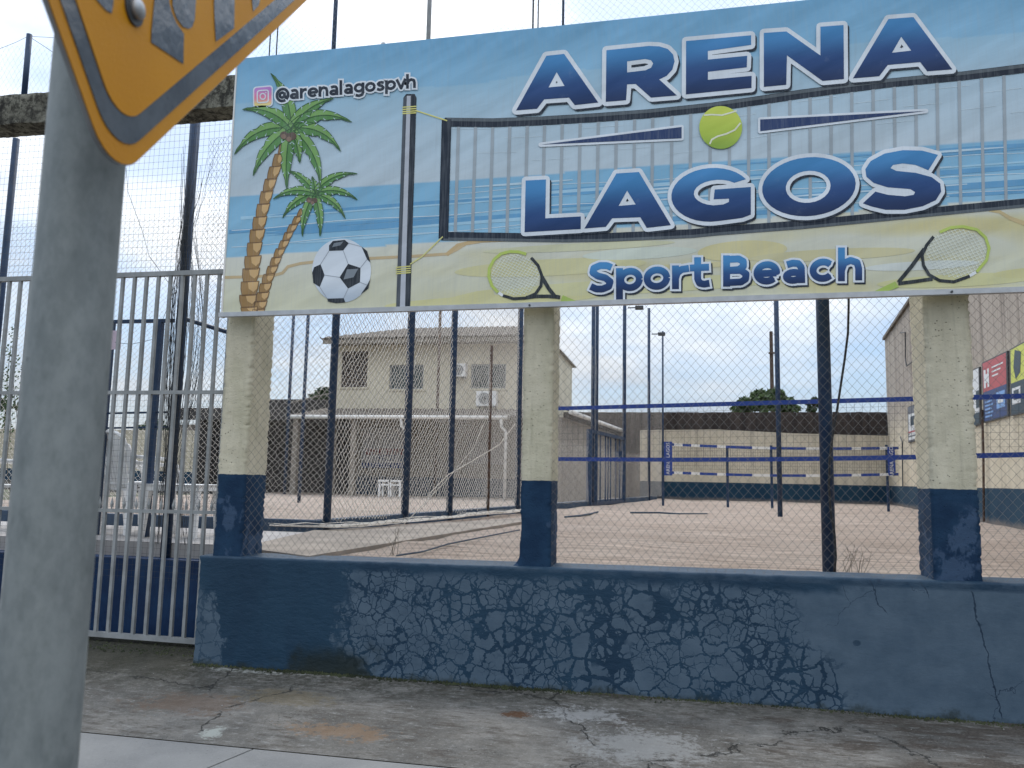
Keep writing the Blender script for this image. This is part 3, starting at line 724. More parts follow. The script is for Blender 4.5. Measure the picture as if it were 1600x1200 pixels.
# stroke alphabet
def rarc(cx, cy, rx, ry, a0, a1, n=12): return [(cx+rx*cos(radians(a0+(a1-a0)*i/n)), cy+ry*sin(radians(a0+(a1-a0)*i/n))) for i in range(n+1)]
GL = {
 'S': (1.14, [[(.98, 1.04), (.8, 1.13), (.52, 1.15), (.26, 1.05), (.22, .86), (.42, .71), (.72, .62), (.92, .45), (.86, .24), (.6, .15), (.35, .17), (.13, .29)]]),
 'p': (1.16, [[(.17, 1.0), (.17, -.34)], rarc(.60, .5, .38, .35, 0, 360, 20)]),
 'o': (1.14, [rarc(.56, .5, .40, .35, 0, 360, 20)]),
 'r': (.80, [[(.17, 1.0), (.17, 0)], [(.17, .45), (.24, .68), (.42, .82), (.72, .85)]]),
 't': (.86, [[(.34, 1.30), (.34, .38), (.42, .2), (.6, .15), (.82, .18)], [(.02, .86), (.80, .86)]]),
 'B': (1.2, [[(.17, 0.0), (.17, 1.32)], [(.17, 1.15), (.66, 1.15), (.85, 1.03), (.85, .82), (.66, .70), (.17, .68)], [(.17, .68), (.74, .66), (.96, .50), (.94, .28), (.76, .17), (.17, .17)]]),
 'e': (1.14, [[(.18, .48), (.95, .48)], [(.95, .48)] + rarc(.56, .5, .40, .35, 5, 315, 18)]),
 'a': (1.08, [[(.22, .80), (.45, .86), (.68, .83), (.80, .66), (.82, 0.0)], rarc(.48, .30, .29, .17, 0, 360, 16)]),
 'c': (1.04, [rarc(.56, .5, .40, .35, 42, 318, 16)]),
 'h': (1.1, [[(.17, 1.42), (.17, 0)], [(.17, .45), (.28, .76), (.54, .86), (.80, .76), (.87, .5), (.87, 0)]]),
 'n': (1.1, [[(.17, 1.0), (.17, 0)], [(.17, .45), (.28, .76), (.54, .86), (.80, .76), (.87, .5), (.87, 0)]]),
 'l': (.42, [[(.17, 1.42), (.17, 0)]]),
 'g': (1.14, [[(.92, 1.0), (.92, .05), (.82, -.18), (.5, -.26), (.18, -.16)], rarc(.52, .52, .38, .33, 0, 360, 18)]),
 's': (.95, [[(.80, .78), (.6, .86), (.38, .84), (.24, .72), (.36, .58), (.62, .50), (.76, .34), (.66, .18), (.42, .13), (.14, .24)]]),
 'v': (1.02, [[(.08, 1.0), (.51, .10), (.94, 1.0)]]),
 '@': (1.35, [rarc(.66, .5, .56, .58, -50, 300, 22)[::-1], rarc(.62, .5, .23, .24, 0, 360, 14), [(.86, .74), (.86, .34), (.98, .22), (1.16, .34), (1.21, .55)]]),
}
def text(word, xpos, base, s, mcore, wst, ow, sh, L, grad=None, sx=1.0, name='printed_letter'):
    for ch, x0_ in zip(word, xpos):
        pr = PR(); w_, st = GL[ch]
        for gi, path in enumerate(st):
            P = [(x0_+gx*s*sx, base(x0_+gx*s*sx)-gy*s) for gx, gy in path]
            ext = lambda Q, k: Q if (Q[0] == Q[-1] or math.dist(Q[0], Q[-1]) < 1e-4) else [(Q[0][0]+(Q[0][0]-Q[1][0])/max(.01, math.dist(Q[0], Q[1]))*k, Q[0][1]+(Q[0][1]-Q[1][1])/max(.01, math.dist(Q[0], Q[1]))*k)] + Q[1:-1] + [(Q[-1][0]+(Q[-1][0]-Q[-2][0])/max(.01, math.dist(Q[-1], Q[-2]))*k, Q[-1][1]+(Q[-1][1]-Q[-2][1])/max(.01, math.dist(Q[-1], Q[-2]))*k)]
            Pe = ext(P, ow)
            if sh: pr.stroke([(x+sh[0], y+sh[1]) for x, y in Pe], wst+2*ow, BLK, L); pr.disc((Pe[0][0]+sh[0], Pe[0][1]+sh[1]), .1, BLK, L)
            pr.stroke(Pe, wst+2*ow, WHITE, L+1); pr.stroke(P, wst, mcore, L+2)
        pr.build(name, grad=grad)
bas = lambda x: 330 + (449 - .048*((x-720)*3.636-1110))/3.636
wx = [720+v/3.636 for v in (720, 878, 1036, 1196, 1298, 1486)] + [1160+v/3.636 for v in (60, 222, 378, 538)]
text('SportBeach', wx, bas, 37, M['inkgrad'], 10.8, 3.3, (2.4, 2.6), 3, grad=lambda x, y: (y-(bas(x)-44))/46, sx=1.04)
bas2 = lambda x: 80 + (217 - .092*((x-350)*2.857-305))/2.857
wx2 = []; xx = 350+234/2.857
for ch in '@arenalagospvh': wx2.append(xx); xx += GL[ch][0]*15.2*(.97 if ch != '@' else 1.0)+.5
k = (350+860/2.857 - wx2[0])/(xx-wx2[0]); wx2 = [wx2[0]+(v-wx2[0])*k for v in wx2]
text('@arenalagospvh', wx2, bas2, 16, BLK, 4.3, 2.6, None, 6, sx=k)
# camera app icon
pr = PR()
def rrect(cx, cy, hw, hh_, r, n=5):
    o = []
    for sx_, sy_, a in ((1, 1, 0), (-1, 1, 90), (-1, -1, 180), (1, -1, 270)):
        o += [(cx+sx_*(hw-r)+r*cos(radians(a+90*i/n)), cy+sy_*(hh_-r)+r*sin(radians(a+90*i/n))) for i in range(n+1)]
    return [(x, y-.09*(x-cx)) for x, y in o]
pr.poly(rrect(411.5, 151.5, 15.5, 16.5, 5), WHITE, 6); pr.poly(rrect(411.5, 151.5, 13.5, 14.5, 4), M['inkinsta'], 7)
pr.stroke(rrect(411.5, 151.5, 8.6, 9.4, 3.2), 2, WHITE, 8, closed=True)
pr.stroke(arc(411.5, 151.5, 4.2, 4.6, 0, 340, 14), 1.9, WHITE, 8, closed=True); pr.disc((416.3, 145.6), 1.0, WHITE, 8, 8)
pr.build('printed_camera_icon', grad=lambda x, y: (y-137)/29)
# palms
def leaf(pr, base, tip, w, bend, L):
    bx, by = base; tx, ty = tip; dx_, dy_ = tx-bx, ty-by; ln = math.hypot(dx_, dy_); nx_, ny_ = -dy_/ln, dx_/ln; n = 12
    mid = []; wd = []
    for i in range(n+1):
        t = i/n; off = bend*ln*4*t*(1-t)
        mid.append((bx+dx_*t+nx_*off, by+dy_*t+ny_*off)); wd.append(w*(.25+.75*sin(pi*min(1, t*1.05+.1))**.8)*(1 if t < .98 else .05)*(1-.35*t))
    sideA, sideB = [], []
    for i, (p, q) in enumerate(zip(mid, wd)):
        j0, j1 = mid[max(0, i-1)], mid[min(n, i+1)]; d = math.hypot(j1[0]-j0[0], j1[1]-j0[1]); ux, uy = -(j1[1]-j0[1])/d, (j1[0]-j0[0])/d
        q2 = q*(.72 if i % 4 == 2 else 1)
        sideA.append((p[0]+ux*q2/2, p[1]+uy*q2/2)); sideB.append((p[0]-ux*q/2, p[1]-uy*q/2))
    up = sideA if sum(p[1] for p in sideA) < sum(p[1] for p in sideB) else sideB; dn = sideB if up is sideA else sideA
    pr.poly(up+mid[::-1], I(116, 160, 84), L); pr.poly(mid+dn[::-1], I(84, 134, 70), L)
    pr.stroke(up, .9, I(52, 88, 52), L+1, round_=False); pr.stroke(dn, .9, I(52, 88, 52), L+1, round_=False)
    pr.stroke(mid, 1.4, I(56, 94, 54), L+1, round_=False)
    for i in (3, 5, 7, 9):
        for sd, q in ((sideA, 0), (sideB, 1)):
            a, m_ = sd[i], mid[min(n, i-1)]; vx, vy = m_[0]-a[0], m_[1]-a[1]
            pr.stroke([a, (a[0]+vx*.45, a[1]+vy*.45)], [1.6, .3], I(176, 196, 204), L+1, round_=False)
def palm(cents, hws, hgt, crown, tips, lw, name):
    pr = PR()
    n = len(cents)
    for i in range(n-1, -1, -1):
        (x, y), hw = cents[i], hws[i]; nx_, ny_ = cents[max(0, i-1)]; px_, py_ = cents[min(n-1, i+1)]
        lx = (nx_-px_)*.22; h2 = hgt[i]/2
        q = [(x-hw+lx, y-h2), (x+hw+lx, y-h2-1.4), (x+hw*.94, y), (x+hw*.72-lx, y+h2), (x-hw*.78-lx, y+h2+.8), (x-hw*.98, y)]
        pr.poly(q, I(152, 118, 70), 2)
        pr.poly([(x-hw*.25+lx, y-h2+.8), (x+hw*.92+lx, y-h2-.4), (x+hw*.84, y), (x+hw*.5-lx, y+h2*.55), (x-hw*.1, y)], I(198, 160, 104), 3)
        pr.stroke(q, .9, I(112, 84, 54), 3, closed=True, round_=False)
    for i, (tp, bend) in enumerate(tips): leaf(pr, crown, tp, lw, bend, 4 + (i % 2)*2 if i < 3 else 5)
    for dx_, dy_ in ((-5, 3), (0, 5), (5, 4)): pr.disc((crown[0]+dx_*lw/17-4, crown[1]+dy_*lw/17+7), 4.6*lw/17, I(92, 76, 64), 7, 14)
    for dx_, dy_ in ((-5, 3), (1, 6)): pr.disc((crown[0]+dx_*lw/17-4, crown[1]+dy_*lw/17+9), 3*lw/17, I(128, 104, 86), 8, 12)
    return pr.build(name)
palm(c2([(281, 398), (265, 435), (243, 487), (222, 545), (203, 600), (187, 655), (172, 712), (158, 770), (147, 826), (135, 885), (128, 945), (120, 1000), (115, 1060), (108, 1115), (115, 1158)]),
     [v/2.857 for v in (17, 20, 24, 26, 26, 27, 28, 30, 33, 33, 37, 38, 40, 38, 38)], [16, 18, 19, 20, 20, 20, 20, 20, 20, 20, 20, 20, 21, 18, 9], (455, 201),
     [((t[0], t[1]), bd_) for t, bd_ in zip(c2([(210, 100), (85, 262), (48, 462), (132, 557), (283, 618), (432, 605), (522, 448), (572, 318), (490, 212), (340, 500)]), (.10, .14, .16, .10, .04, -.12, -.16, -.16, -.10, -.04))], 23, 'printed_palm_tree')
palm(c2([(383, 664), (370, 690), (347, 722), (325, 757), (303, 793), (284, 828), (266, 865), (246, 902), (229, 942), (213, 980), (196, 1017), (183, 1058), (172, 1098), (162, 1136), (155, 1163)]),
     [v/2.857 for v in (14, 16, 17, 18, 19, 19, 20, 21, 22, 23, 25, 26, 27, 28, 27)], [11, 12, 12.5, 13, 13, 13, 13.5, 14, 14, 14, 14, 14, 14, 13, 7], (492, 303),
     [((t[0], t[1]), bd_) for t, bd_ in zip(c2([(278, 530), (222, 662), (263, 745), (352, 828), (430, 828), (543, 748), (597, 665), (597, 548), (395, 560)]), (.10, .14, .12, .08, -.05, -.12, -.14, -.14, .05))], 15.5, 'printed_palm_tree')
pr = PR(); pr.disc((534, 423), 46, M['inksoccer'], 3, 48, ry=50)
for q in ([(487, 848), (540, 843), (558, 858), (533, 890), (470, 892), (470, 868)], [(615, 873), (640, 893), (655, 945), (640, 930)], [(395, 990), (403, 965), (432, 952), (450, 1000), (428, 1053), (400, 1035)], [(555, 950), (610, 968), (608, 1032), (555, 1060), (517, 1010)], [(462, 1105), (535, 1103), (543, 1122), (500, 1125), (465, 1118)], [(655, 1015), (645, 1060), (612, 1085), (640, 1045)]):
    pr.poly(c2(q), I(36, 42, 50), 4)
for q in ([(450, 1000), (517, 1010)], [(533, 890), (555, 950)], [(470, 892), (432, 952)], [(558, 858), (615, 873)], [(610, 968), (640, 930)], [(608, 1032), (640, 1045)], [(555, 1060), (535, 1103)], [(428, 1053), (462, 1105)]): pr.stroke(c2(q), 1.0, I(150, 156, 164), 4, round_=False)
pr.poly(c2([(550, 975), (600, 972), (580, 1010), (535, 1020)]), I(120, 128, 136), 5); pr.poly(c2([(492, 858), (535, 850), (520, 868), (484, 876)]), I(110, 118, 126), 5)
pr.build('printed_football', grad=lambda x, y: (y-373)/100)
def racket(green, blacks, handle, cen, rx, ry, rot, white):
    pr = PR()
    for k in range(-7, 8):
        for a in (rot, rot+pi/2):
            t = k/8; L_ = sqrt(max(0, 1-t*t))
            ux, uy = cos(a), sin(a); q = []
            # chord of the ellipse in direction a
            for s_ in (-1, 1):
                x = cen[0] + (-uy*t*rx*.95 + ux*s_*L_*rx*.95); y = cen[1] + (ux*t*ry*.95 + uy*s_*L_*ry*.95); q.append((x, y))
            pr.stroke(q, .75, I(214, 218, 206), 3, round_=False)
    pr.stroke(green, 4.6, I(176, 194, 84), 4)
    pr.stroke(white, 4.6, I(214, 216, 216), 4)
    for q, w_ in blacks: pr.stroke(q, w_, I(40, 46, 50), 4)
    pr.poly(handle, I(160, 182, 80), 5)
    pr.build('printed_racket')
racket(c5([(372, 245), (330, 232), (280, 230), (230, 242), (190, 275), (163, 325), (160, 375), (178, 425), (212, 462)]),
       [(c5([(240, 480), (300, 498), (370, 494), (425, 470), (456, 425), (462, 370), (440, 310), (400, 265)]), 4.6), (c5([(462, 375), (500, 440), (535, 485), (565, 490)]), 6), (c5([(372, 492), (430, 484), (500, 484), (565, 490)]), 5.4)],
       c5([(580, 478), (682, 522), (567, 521), (570, 505)]), (720+312/3.636, 330+362/3.636), 40, 34, .5, c5([(215, 464), (240, 480)]))
racket(c6([(1120, 120), (1180, 95), (1250, 88), (1330, 105), (1380, 150), (1400, 210), (1385, 280), (1330, 345)]),
       [(c6([(1085, 145), (1045, 195), (1020, 250), (1028, 310), (1060, 362), (1120, 395), (1200, 402), (1290, 370)]), 4.8), (c6([(1032, 215), (960, 315), (885, 405)]), 6), (c6([(1080, 385), (980, 400), (885, 412)]), 5.6)],
       c6([(866, 400), (888, 432), (820, 458), (740, 460)]), (1160+1215/3.636, 330+240/3.636), 50, 40, -.45, c6([(1290, 368), (1325, 348)]))
# ------------------------------------------------------------------ GATE (grey bars, street side)
YG = 6.22
gate = thing('gate', 'light grey barred steel gate left of the low wall, behind the sign pole', 'gate', onY(150, 996, YG))
def gline(y_at0, y_at347, xa, xb, w_, name='rail', yy=YG):
    b = MB(); f_ = lambda x: y_at0+(y_at347-y_at0)*x/347
    b.beam(onY(xa, f_(xa), yy), onY(xb, f_(xb), yy), w_); b.build(name, M['greysteel'], gate)
gline(437, 425, -260, 352, .042); gline(614, 613, -260, 350, .032); gline(794, 801, -260, 350, .030); gline(979, 1005, -260, 330, .042)
xb_ = onY(288, 985, YG).x; sp = (onY(288, 985, YG).x - onY(150, 985, YG).x)/7
for k in range(-22, 4):
    X = xb_ + sp*k
    if X > -3.58: continue
    b = MB(); b.tube([(X, YG-.003, onY(min(288, 288+19.7*k), 979+26*max(0, (288+19.7*k))/347, YG).z), (X, YG-.003, onY(300, 427, YG).z)], .0135, 4, sq=True); b.build('bar', M['greysteel'], gate)
    if k > -12:
        b = MB(); zc = onY(200, 788, YG).z; b.tube([(X-sp/2, YG, zc-.045), (X-sp/2, YG, zc-.02), (X-sp/2, YG, zc), (X-sp/2, YG, zc+.03), (X-sp/2, YG, zc+.06)], [.003, .012, .016, .008, .002], 6); b.build('spear_tip', M['greysteel'], gate)
def wiremesh(x0, x1, z0, z1, y, sx, sz, r, jit=.0, rows_sag=0, frag=0):
    b = MB(); X = x0; i = 0
    while X <= x1:
        zz0 = z0 - (random.random()*frag)
        b.tube([(X+random.uniform(-jit, jit), y + .004*noise.noise((X*2, z0+q*.4, 0)), zz0+(z1-zz0)*q/6) for q in range(7)], r, 4, caps=False); X += sx
    Z = z0
    while Z <= z1:
        b.tube([(x0+(x1-x0)*q/14, y+.003, Z+.008*noise.noise((q*.5, Z*1.5, 3))+rows_sag*sin(q*.6)) for q in range(15)], r, 4, caps=False); Z += sz
    return b
zt1 = onY(200, 205, YG).z
t = wiremesh(-8.2, -3.62, onY(200, 428, YG).z, 4.72, YG+.02, .050, .062, .0011, .004).build('wire_mesh', M['meshwire'], kind='stuff')
tag(t, 'dark square wire mesh filling the opening between the gate top and the beam', 'wire mesh')
random.seed(5)
t = wiremesh(-8.2, -3.62, onY(250, 903, 6.36).z, onY(250, 614, 6.36).z, 6.36, .046, .050, .0009, .003, frag=.06).build('wire_mesh', M['meshwire'], kind='stuff')
tag(t, 'loose square wire mesh hanging behind the lower half of the gate', 'wire mesh')
# blue retaining wall behind the gate
b = MB(); zt2 = onY(230, 872, 6.5).z
b.box((-12, 6.45, -.05), (-3.72, 6.66, zt2)); tag(b.build('retaining_wall', M['bluebase']), 'saturated blue low wall right behind the grey gate', 'wall')

# ------------------------------------------------------------------ posts behind the gate
def post(pts, r, label, cat='post', m='navy', name='steel_post', n=12, group=None):
    b = MB(); b.tube(pts, r, n); return tag(b.build(name, M[m], smooth=n > 4), label, cat, group)
def vpost(x, ybase, Y, ztop, r, label, **k):
    p = onY(x, ybase, Y); return post([(p.x, Y, p.z), (p.x, Y, ztop)], r, label, **k)
p_ = onY(256, 872, 6.58)
post([(p_.x, 6.6, p_.z-.02), (p_.x+.0, 6.6, 4.95)], .046, 'thick dark blue post behind the gate wrapped in bunched netting')
p_ = onY(5, 430, 6.75); post([(p_.x, 6.75, .8), (p_.x, 6.75, 4.95)], .034, 'thin dark blue post at the far left behind the wire mesh')
p_ = onY(38, 147, 6.03); p2 = onY(46, 54, 6.03)
post([(p_.x, 6.03, p_.z-.1), (p2.x, 6.03, p2.z)], .026, 'short dark blue post standing on the concrete beam at the far left')
# door frame of the court, blue
YF = 7.1
df = thing('door_frame', 'dark blue steel door frame with two uprights behind the gate bars', 'door frame', onY(205, 872, YF))
for xt, yt, w_ in ((175, 503, .055), (225, 503, .03), (252, 503, .048)):
    p = onY(xt, yt, YF); b = MB(); b.tube([(p.x, YF, .89), (p.x, YF, p.z)], w_/2, 4, sq=True); b.build('upright', M['navy'], df)
for ya, xa, xb in ((503, 172, 272), (646, 165, 262), (669, 165, 262)):
    b = MB(); b.beam(onY(xa, ya, YF), onY(xb, ya-2, YF), .035 if ya == 503 else .018); b.build('crossbar', M['navy'], df)
b = MB(); b.tube([onY(288, 498, 7.0), onY(356, 519, 7.0)], .022, 8); tag(b.build('brace_pipe', M['navy']), 'sloping dark blue pipe running from the netted post towards the column', 'pipe')
b = MB(); q = [onY(166, 516, YF-.05), onY(190, 517, YF-.05), onY(188, 546, YF-.05), onY(164, 546, YF-.05)]
b.hexa([v+Vector((0, .004, 0)) for v in q], q); tag(b.build('paper_notice', M['paper']), 'blank pinkish paper sheet taped to the blue door frame', 'notice')
# bunched netting on the post
random.seed(11); b = MB(); xp = onY(256, 872, 6.58).x
for k in range(130):
    pts = []; a = random.uniform(-.09, .30) if k % 3 else random.uniform(-.07, .12); z_hi = random.uniform(2.2, 4.65); z_lo = max(.9, z_hi-random.uniform(.6, 2.4)); ph = random.random()*9
    n_ = 14
    for i in range(n_+1):
        z = z_hi+(z_lo-z_hi)*i/n_; pinch = .35+.65*abs(sin(z*1.5+.6)); dxx = a*pinch + .02*noise.noise((ph, z*4, 0))
        pts.append((xp+dxx+.03*noise.noise((z*1.2, ph, 2)), 6.52+.05*noise.noise((ph*3, z*2, 5)), z))
    b.tube(pts, .0017, 3, caps=False)
tag(b.build('bunched_netting', M['darktwine'], kind='stuff'), 'dark tangled netting bunched around the thick blue post', 'netting')
def net(fp, cols, rows, r, jitter=.15, seed=1):
    """diamond net over a surface; fp(u, v) gives the point"""
    b = MB(); rnd = random.Random(seed); P = {}
    for i in range(cols+1):
        for j in range(rows+1):
            if (i+j) % 2 == 0: P[i, j] = Vector(fp((i+rnd.uniform(-jitter, jitter))/cols, (j+rnd.uniform(-jitter, jitter))/rows))
    for (i, j), p in P.items():
        for dj in (-1, 1):
            q = P.get((i+1, j+dj))
            if q is not None:
                d = (q-p).normalized(); u_ = d.cross(Vector((0, 1, 0)))
                if u_.length < .1: u_ = d.cross(Vector((1, 0, 0)))
                u_.normalize(); v_ = u_.cross(d)
                rr = r(i, j) if callable(r) else r
                a = [u_*rr, (u_*-.5+v_*.87)*rr, (u_*-.5-v_*.87)*rr]
                b.add([p+a[0], p+a[1], p+a[2], q+a[0], q+a[1], q+a[2]], [[0, 1, 4, 3], [1, 2, 5, 4], [2, 0, 3, 5]])
    return b
# diamond net strip between the thick post and the leftmost column
xa = xp+.05
t = net(lambda u, v: (xa+(.50)*u+.02*noise.noise((u*5, v*9, 0)), 6.75+.04*sin(v*9+u*3), 1.2+3.6*v), 20, 100, .0013, .3).build('torn_netting', M['meshwire'], kind='stuff')
tag(t, 'fine diamond netting stretched between the thick blue post and the left column', 'netting')
# netting above the banner with its poles
t = net(lambda u, v: (-3.9+8.0*u + .02*noise.noise((u*20, v*4, 0)), 6.45+.05*noise.noise((u*9, v*3, 1)), 4.8+1.6*v), 260, 48, .0009, .18, 2).build('sky_netting', M['greytwine'], kind='stuff')
tag(t, 'pale fine netting rising above the banner top', 'netting')
t = net(lambda u, v: (-7.6+3.3*u, 6.45, 4.95+(.75+.1*sin(u*6))*v), 110, 18, .0007, .18, 3).build('sky_netting', M['greytwine'], kind='stuff')
tag(t, 'pale fine netting above the concrete beam at the far left', 'netting')
def toppole(x, y, r, label, m='navy', Y=6.5): p = onY(x, y, Y); return post([(p.x, Y, 4.4), (p.x, Y, 7.2)], r, label, m=m, name='net_pole')
toppole(523, 40, .020, 'dark blue pole rising above the left part of the banner')
toppole(670, 40, .021, 'grey weathered wooden pole rising above the banner', m='greysteel')
toppole(833, 20, .008, 'leftmost of the three thin dark rods above the letter A of ARENA', m='darktwine')
toppole(841, 20, .006, 'middle one of the three thin dark rods above the letter A of ARENA', m='darktwine')
toppole(880, 15, .011, 'rightmost and thickest of the three thin rods above the letter A of ARENA', m='navy')
toppole(421, 80, .006, 'left one of two thin rods between the yellow sign and the banner top', m='darktwine')
toppole(432, 80, .006, 'right one of two thin rods between the yellow sign and the banner top', m='darktwine')
for lab, pts in (('thin wire sagging from the short post to the left', [(45, 56), (25, 66), (0, 76), (-60, 92)]), ('thin wire running from the short post to behind the sign', [(47, 57), (70, 58), (100, 60), (160, 62)]), ('thin wire slanting down from the short post to the pole', [(50, 60), (70, 73), (92, 88), (130, 110)]), ('thin wire curling down behind the gate beside the pole', [(197, 262), (200, 300), (222, 360), (233, 400), (262, 440), (275, 455), (262, 480), (250, 510), (240, 530), (205, 538), (180, 535)])):
    b = MB(); b.tube([onY(x, y, 6.5) for x, y in pts], .0024, 4); tag(b.build('cable', M['darktwine']), lab, 'cable')

# ------------------------------------------------------------------ white plastic furniture behind the gate
def chair(loc, rz, label):
    t = thing('plastic_chair', label, 'chair', (0, 0, 0), 'white plastic garden chairs behind the gate'); m = M['whiteplastic']
    b = MB(); b.hexa([(-.21, -.22, .40), (.21, -.22, .40), (.19, .2, .40), (-.19, .2, .40)], [(-.22, -.23, .43), (.22, -.23, .43), (.20, .2, .425), (-.20, .2, .425)]); b.build('seat', m, t)
    for sx_, sy_ in ((-1, -1), (1, -1), (-1, 1), (1, 1)):
        b = MB(); b.hexa([(sx_*.25-.02, sy_*.25-.025, 0), (sx_*.25+.02, sy_*.25-.025, 0), (sx_*.25+.02, sy_*.25+.025, 0), (sx_*.25-.02, sy_*.25+.025, 0)], [(sx_*.20-.03, sy_*.2-.03, .42), (sx_*.20+.03, sy_*.2-.03, .42), (sx_*.2+.03, sy_*.2+.03, .42), (sx_*.2-.03, sy_*.2+.03, .42)]); b.build('leg', m, t)
    # fan back: rim plus slats
    rim = [(-.20, .20, .42), (-.235, .25, .58), (-.235, .29, .72), (-.19, .32, .83), (-.09, .335, .875), (0, .34, .885), (.09, .335, .875), (.19, .32, .83), (.235, .29, .72), (.235, .25, .58), (.20, .20, .42)]
    b = MB(); b.tube(rim, .019, 6); b.build('back_rim', m, t, smooth=True)
    for k in range(-3, 4):
        b = MB(); xb, xt_ = k*.045, k*.062; zt_ = .875-.012*abs(k)**1.5
        b.hexa([(xb-.018, .20, .43), (xb+.018, .20, .43), (xb+.018, .212, .43), (xb-.018, .212, .43)], [(xt_-.026, .33, zt_), (xt_+.026, .33, zt_), (xt_+.026, .342, zt_), (xt_-.026, .342, zt_)]); b.build('back_slat', m, t)
    for sx_ in (-1, 1):
        b = MB(); b.tube([(sx_*.235, .26, .66), (sx_*.27, .1, .655), (sx_*.275, -.12, .64), (sx_*.265, -.22, .58), (sx_*.24, -.23, .43)], .019, 6); b.build('arm', m, t, smooth=True)
    t.location = loc; t.rotation_euler.z = rz; return t
c0 = chair((-4.80, 7.35, .905), radians(75), 'white slat-back plastic chair beside the table behind the gate, lower of two stacked')
q_ = onZ(195, 845, .905)
c0.location = (onY(214, 800, 7.5).x, 7.5, .905); c0.rotation_euler.z = radians(160); c0.scale = (1.1, 1.1, 1.1)
c1 = copy_tree(c0); c1['label'] = 'white slat-back plastic chair stacked on top of another behind the gate'; c1.location = (onY(216, 800, 7.5).x, 7.46, .965); c1.rotation_euler.z = radians(162)
c2_ = copy_tree(c0); c2_['label'] = 'white plastic chair at the far left edge, left of the sign pole'; c4_ = copy_tree(c0); c4_['label'] = 'white plastic chair standing alone half behind the sign pole, left of the stacked chairs'; c4_.location = (onY(158, 800, 7.9).x, 7.9, .905); c4_.rotation_euler.z = radians(-140); q2 = onZ(10, 850, .905); c2_.location = (onY(18, 800, 7.5).x, 7.5, .905); c2_.rotation_euler.z = radians(150)
c3_ = copy_tree(c0); c3_['label'] = 'white plastic chair almost wholly hidden behind the middle of the sign pole'; q2 = onZ(95, 850, .905); c3_.location = (onY(98, 800, 7.7).x, 7.7, .905); c3_.rotation_euler.z = radians(95)
def ptable(loc, label):
    t = thing('plastic_table', label, 'table', (0, 0, 0)); m = M['whiteplastic']
    b = MB(); b.hexa([(-.35, -.35, .675), (.35, -.35, .675), (.35, .35, .675), (-.35, .35, .675)], [(-.36, -.36, .70), (.36, -.36, .70), (.36, .36, .70), (-.36, .36, .70)]); b.build('tabletop', m, t)
    b = MB(); 
    for s_ in (-1, 1): b.box((-.345, s_*.335-.008, .615), (.345, s_*.335+.008, .675)); b.box((s_*.335-.008, -.327, .615), (s_*.335+.008, .327, .675))
    b.build('apron', m, t)
    for sx_, sy_ in ((-1, -1), (1, -1), (-1, 1), (1, 1)):
        b = MB(); b.hexa([(sx_*.31-.025, sy_*.31-.03, 0), (sx_*.31+.025, sy_*.31-.03, 0), (sx_*.31+.025, sy_*.31+.03, 0), (sx_*.31-.025, sy_*.31+.03, 0)], [(sx_*.29-.045, sy_*.29-.045, .612), (sx_*.29+.045, sy_*.29-.045, .612), (sx_*.29+.045, sy_*.29+.045, .612), (sx_*.29-.045, sy_*.29+.045, .612)]); b.build('leg', m, t)
    t.location = loc; t.rotation_euler.z = radians(8); t.scale = (.85, .85, .74); return t
q_ = onZ(285, 862, .905); ptable((onY(284, 800, 7.3).x, 7.3, .905), 'square white plastic table between the stacked chairs and the left column')
# plants climbing at the far left
def foliage(name, blobs, n, size, m, label, cat, parent=None, seed=1, trunk=None):
    rnd = random.Random(seed); b = MB()
    tot = sum(rx*ry*rz for _, (rx, ry, rz) in blobs)
    for (c_, (rx, ry, rz)) in blobs:
        k = int(n*rx*ry*rz/tot)+20
        for _ in range(k):
            while True:
                d = Vector((rnd.uniform(-1, 1), rnd.uniform(-1, 1), rnd.uniform(-1, 1)))
                if .25 < d.length < 1: break
            d *= (.75+.35*noise.noise((d.x*2.5+c_[0], d.y*2.5, d.z*2.5+c_[2])))
            p = Vector((c_[0]+d.x*rx, c_[1]+d.y*ry, c_[2]+d.z*rz))
            if noise.noise(p*(1.1/max(rx, .3))+Vector((seed, 0, 0))) < -.22: continue
            a = Vector((rnd.gauss(0, 1), rnd.gauss(0, 1), rnd.gauss(0, 1))).normalized(); u_ = a.orthogonal().normalized(); v_ = a.cross(u_); s_ = size*rnd.uniform(.5, 1.2)
            b.add([p-u_*s_, p-v_*s_*.45, p+u_*s_, p+v_*s_*.45], [[0, 1, 2, 3]])
    if parent is None and trunk is None: return tag(b.build(name, M[m]), label, cat)
    t = thing(name, label, cat, trunk[0]); b.build('crown', M[m], t)
    tb = MB(); tb.tube(trunk, [trunk_r*(1-.6*i/(len(trunk)-1)) for i, trunk_r in enumerate([trunk[0][2]*0+size*1.2]*len(trunk))], 7)
    for k in range(5):
        b0 = Vector(trunk[-1]); c_ = Vector(blobs[k % len(blobs)][0]); tb.tube([b0, b0.lerp(c_, .5)+Vector((0, 0, .1)), c_], [size*.5, size*.35, size*.1], 5)
    tb.build('trunk', M['bark'], t, smooth=True); return t
random.seed(21)
bl = []
for px_, y0_, y1_ in ((14, 545, 690), (22, 520, 640), (36, 570, 625), (6, 600, 660)):
    y = y0_
    while y < y1_: q = onY(px_+random.uniform(-4, 4), y, 7.6); bl.append(((q.x, q.y, q.z), (.045, .04, .06))); y += 14
tv = thing('climbing_vine', 'thin green climbing vine at the far left edge behind the gate bars', 'plant', onY(14, 700, 7.6))
bb = MB(); rnd = random.Random(2)
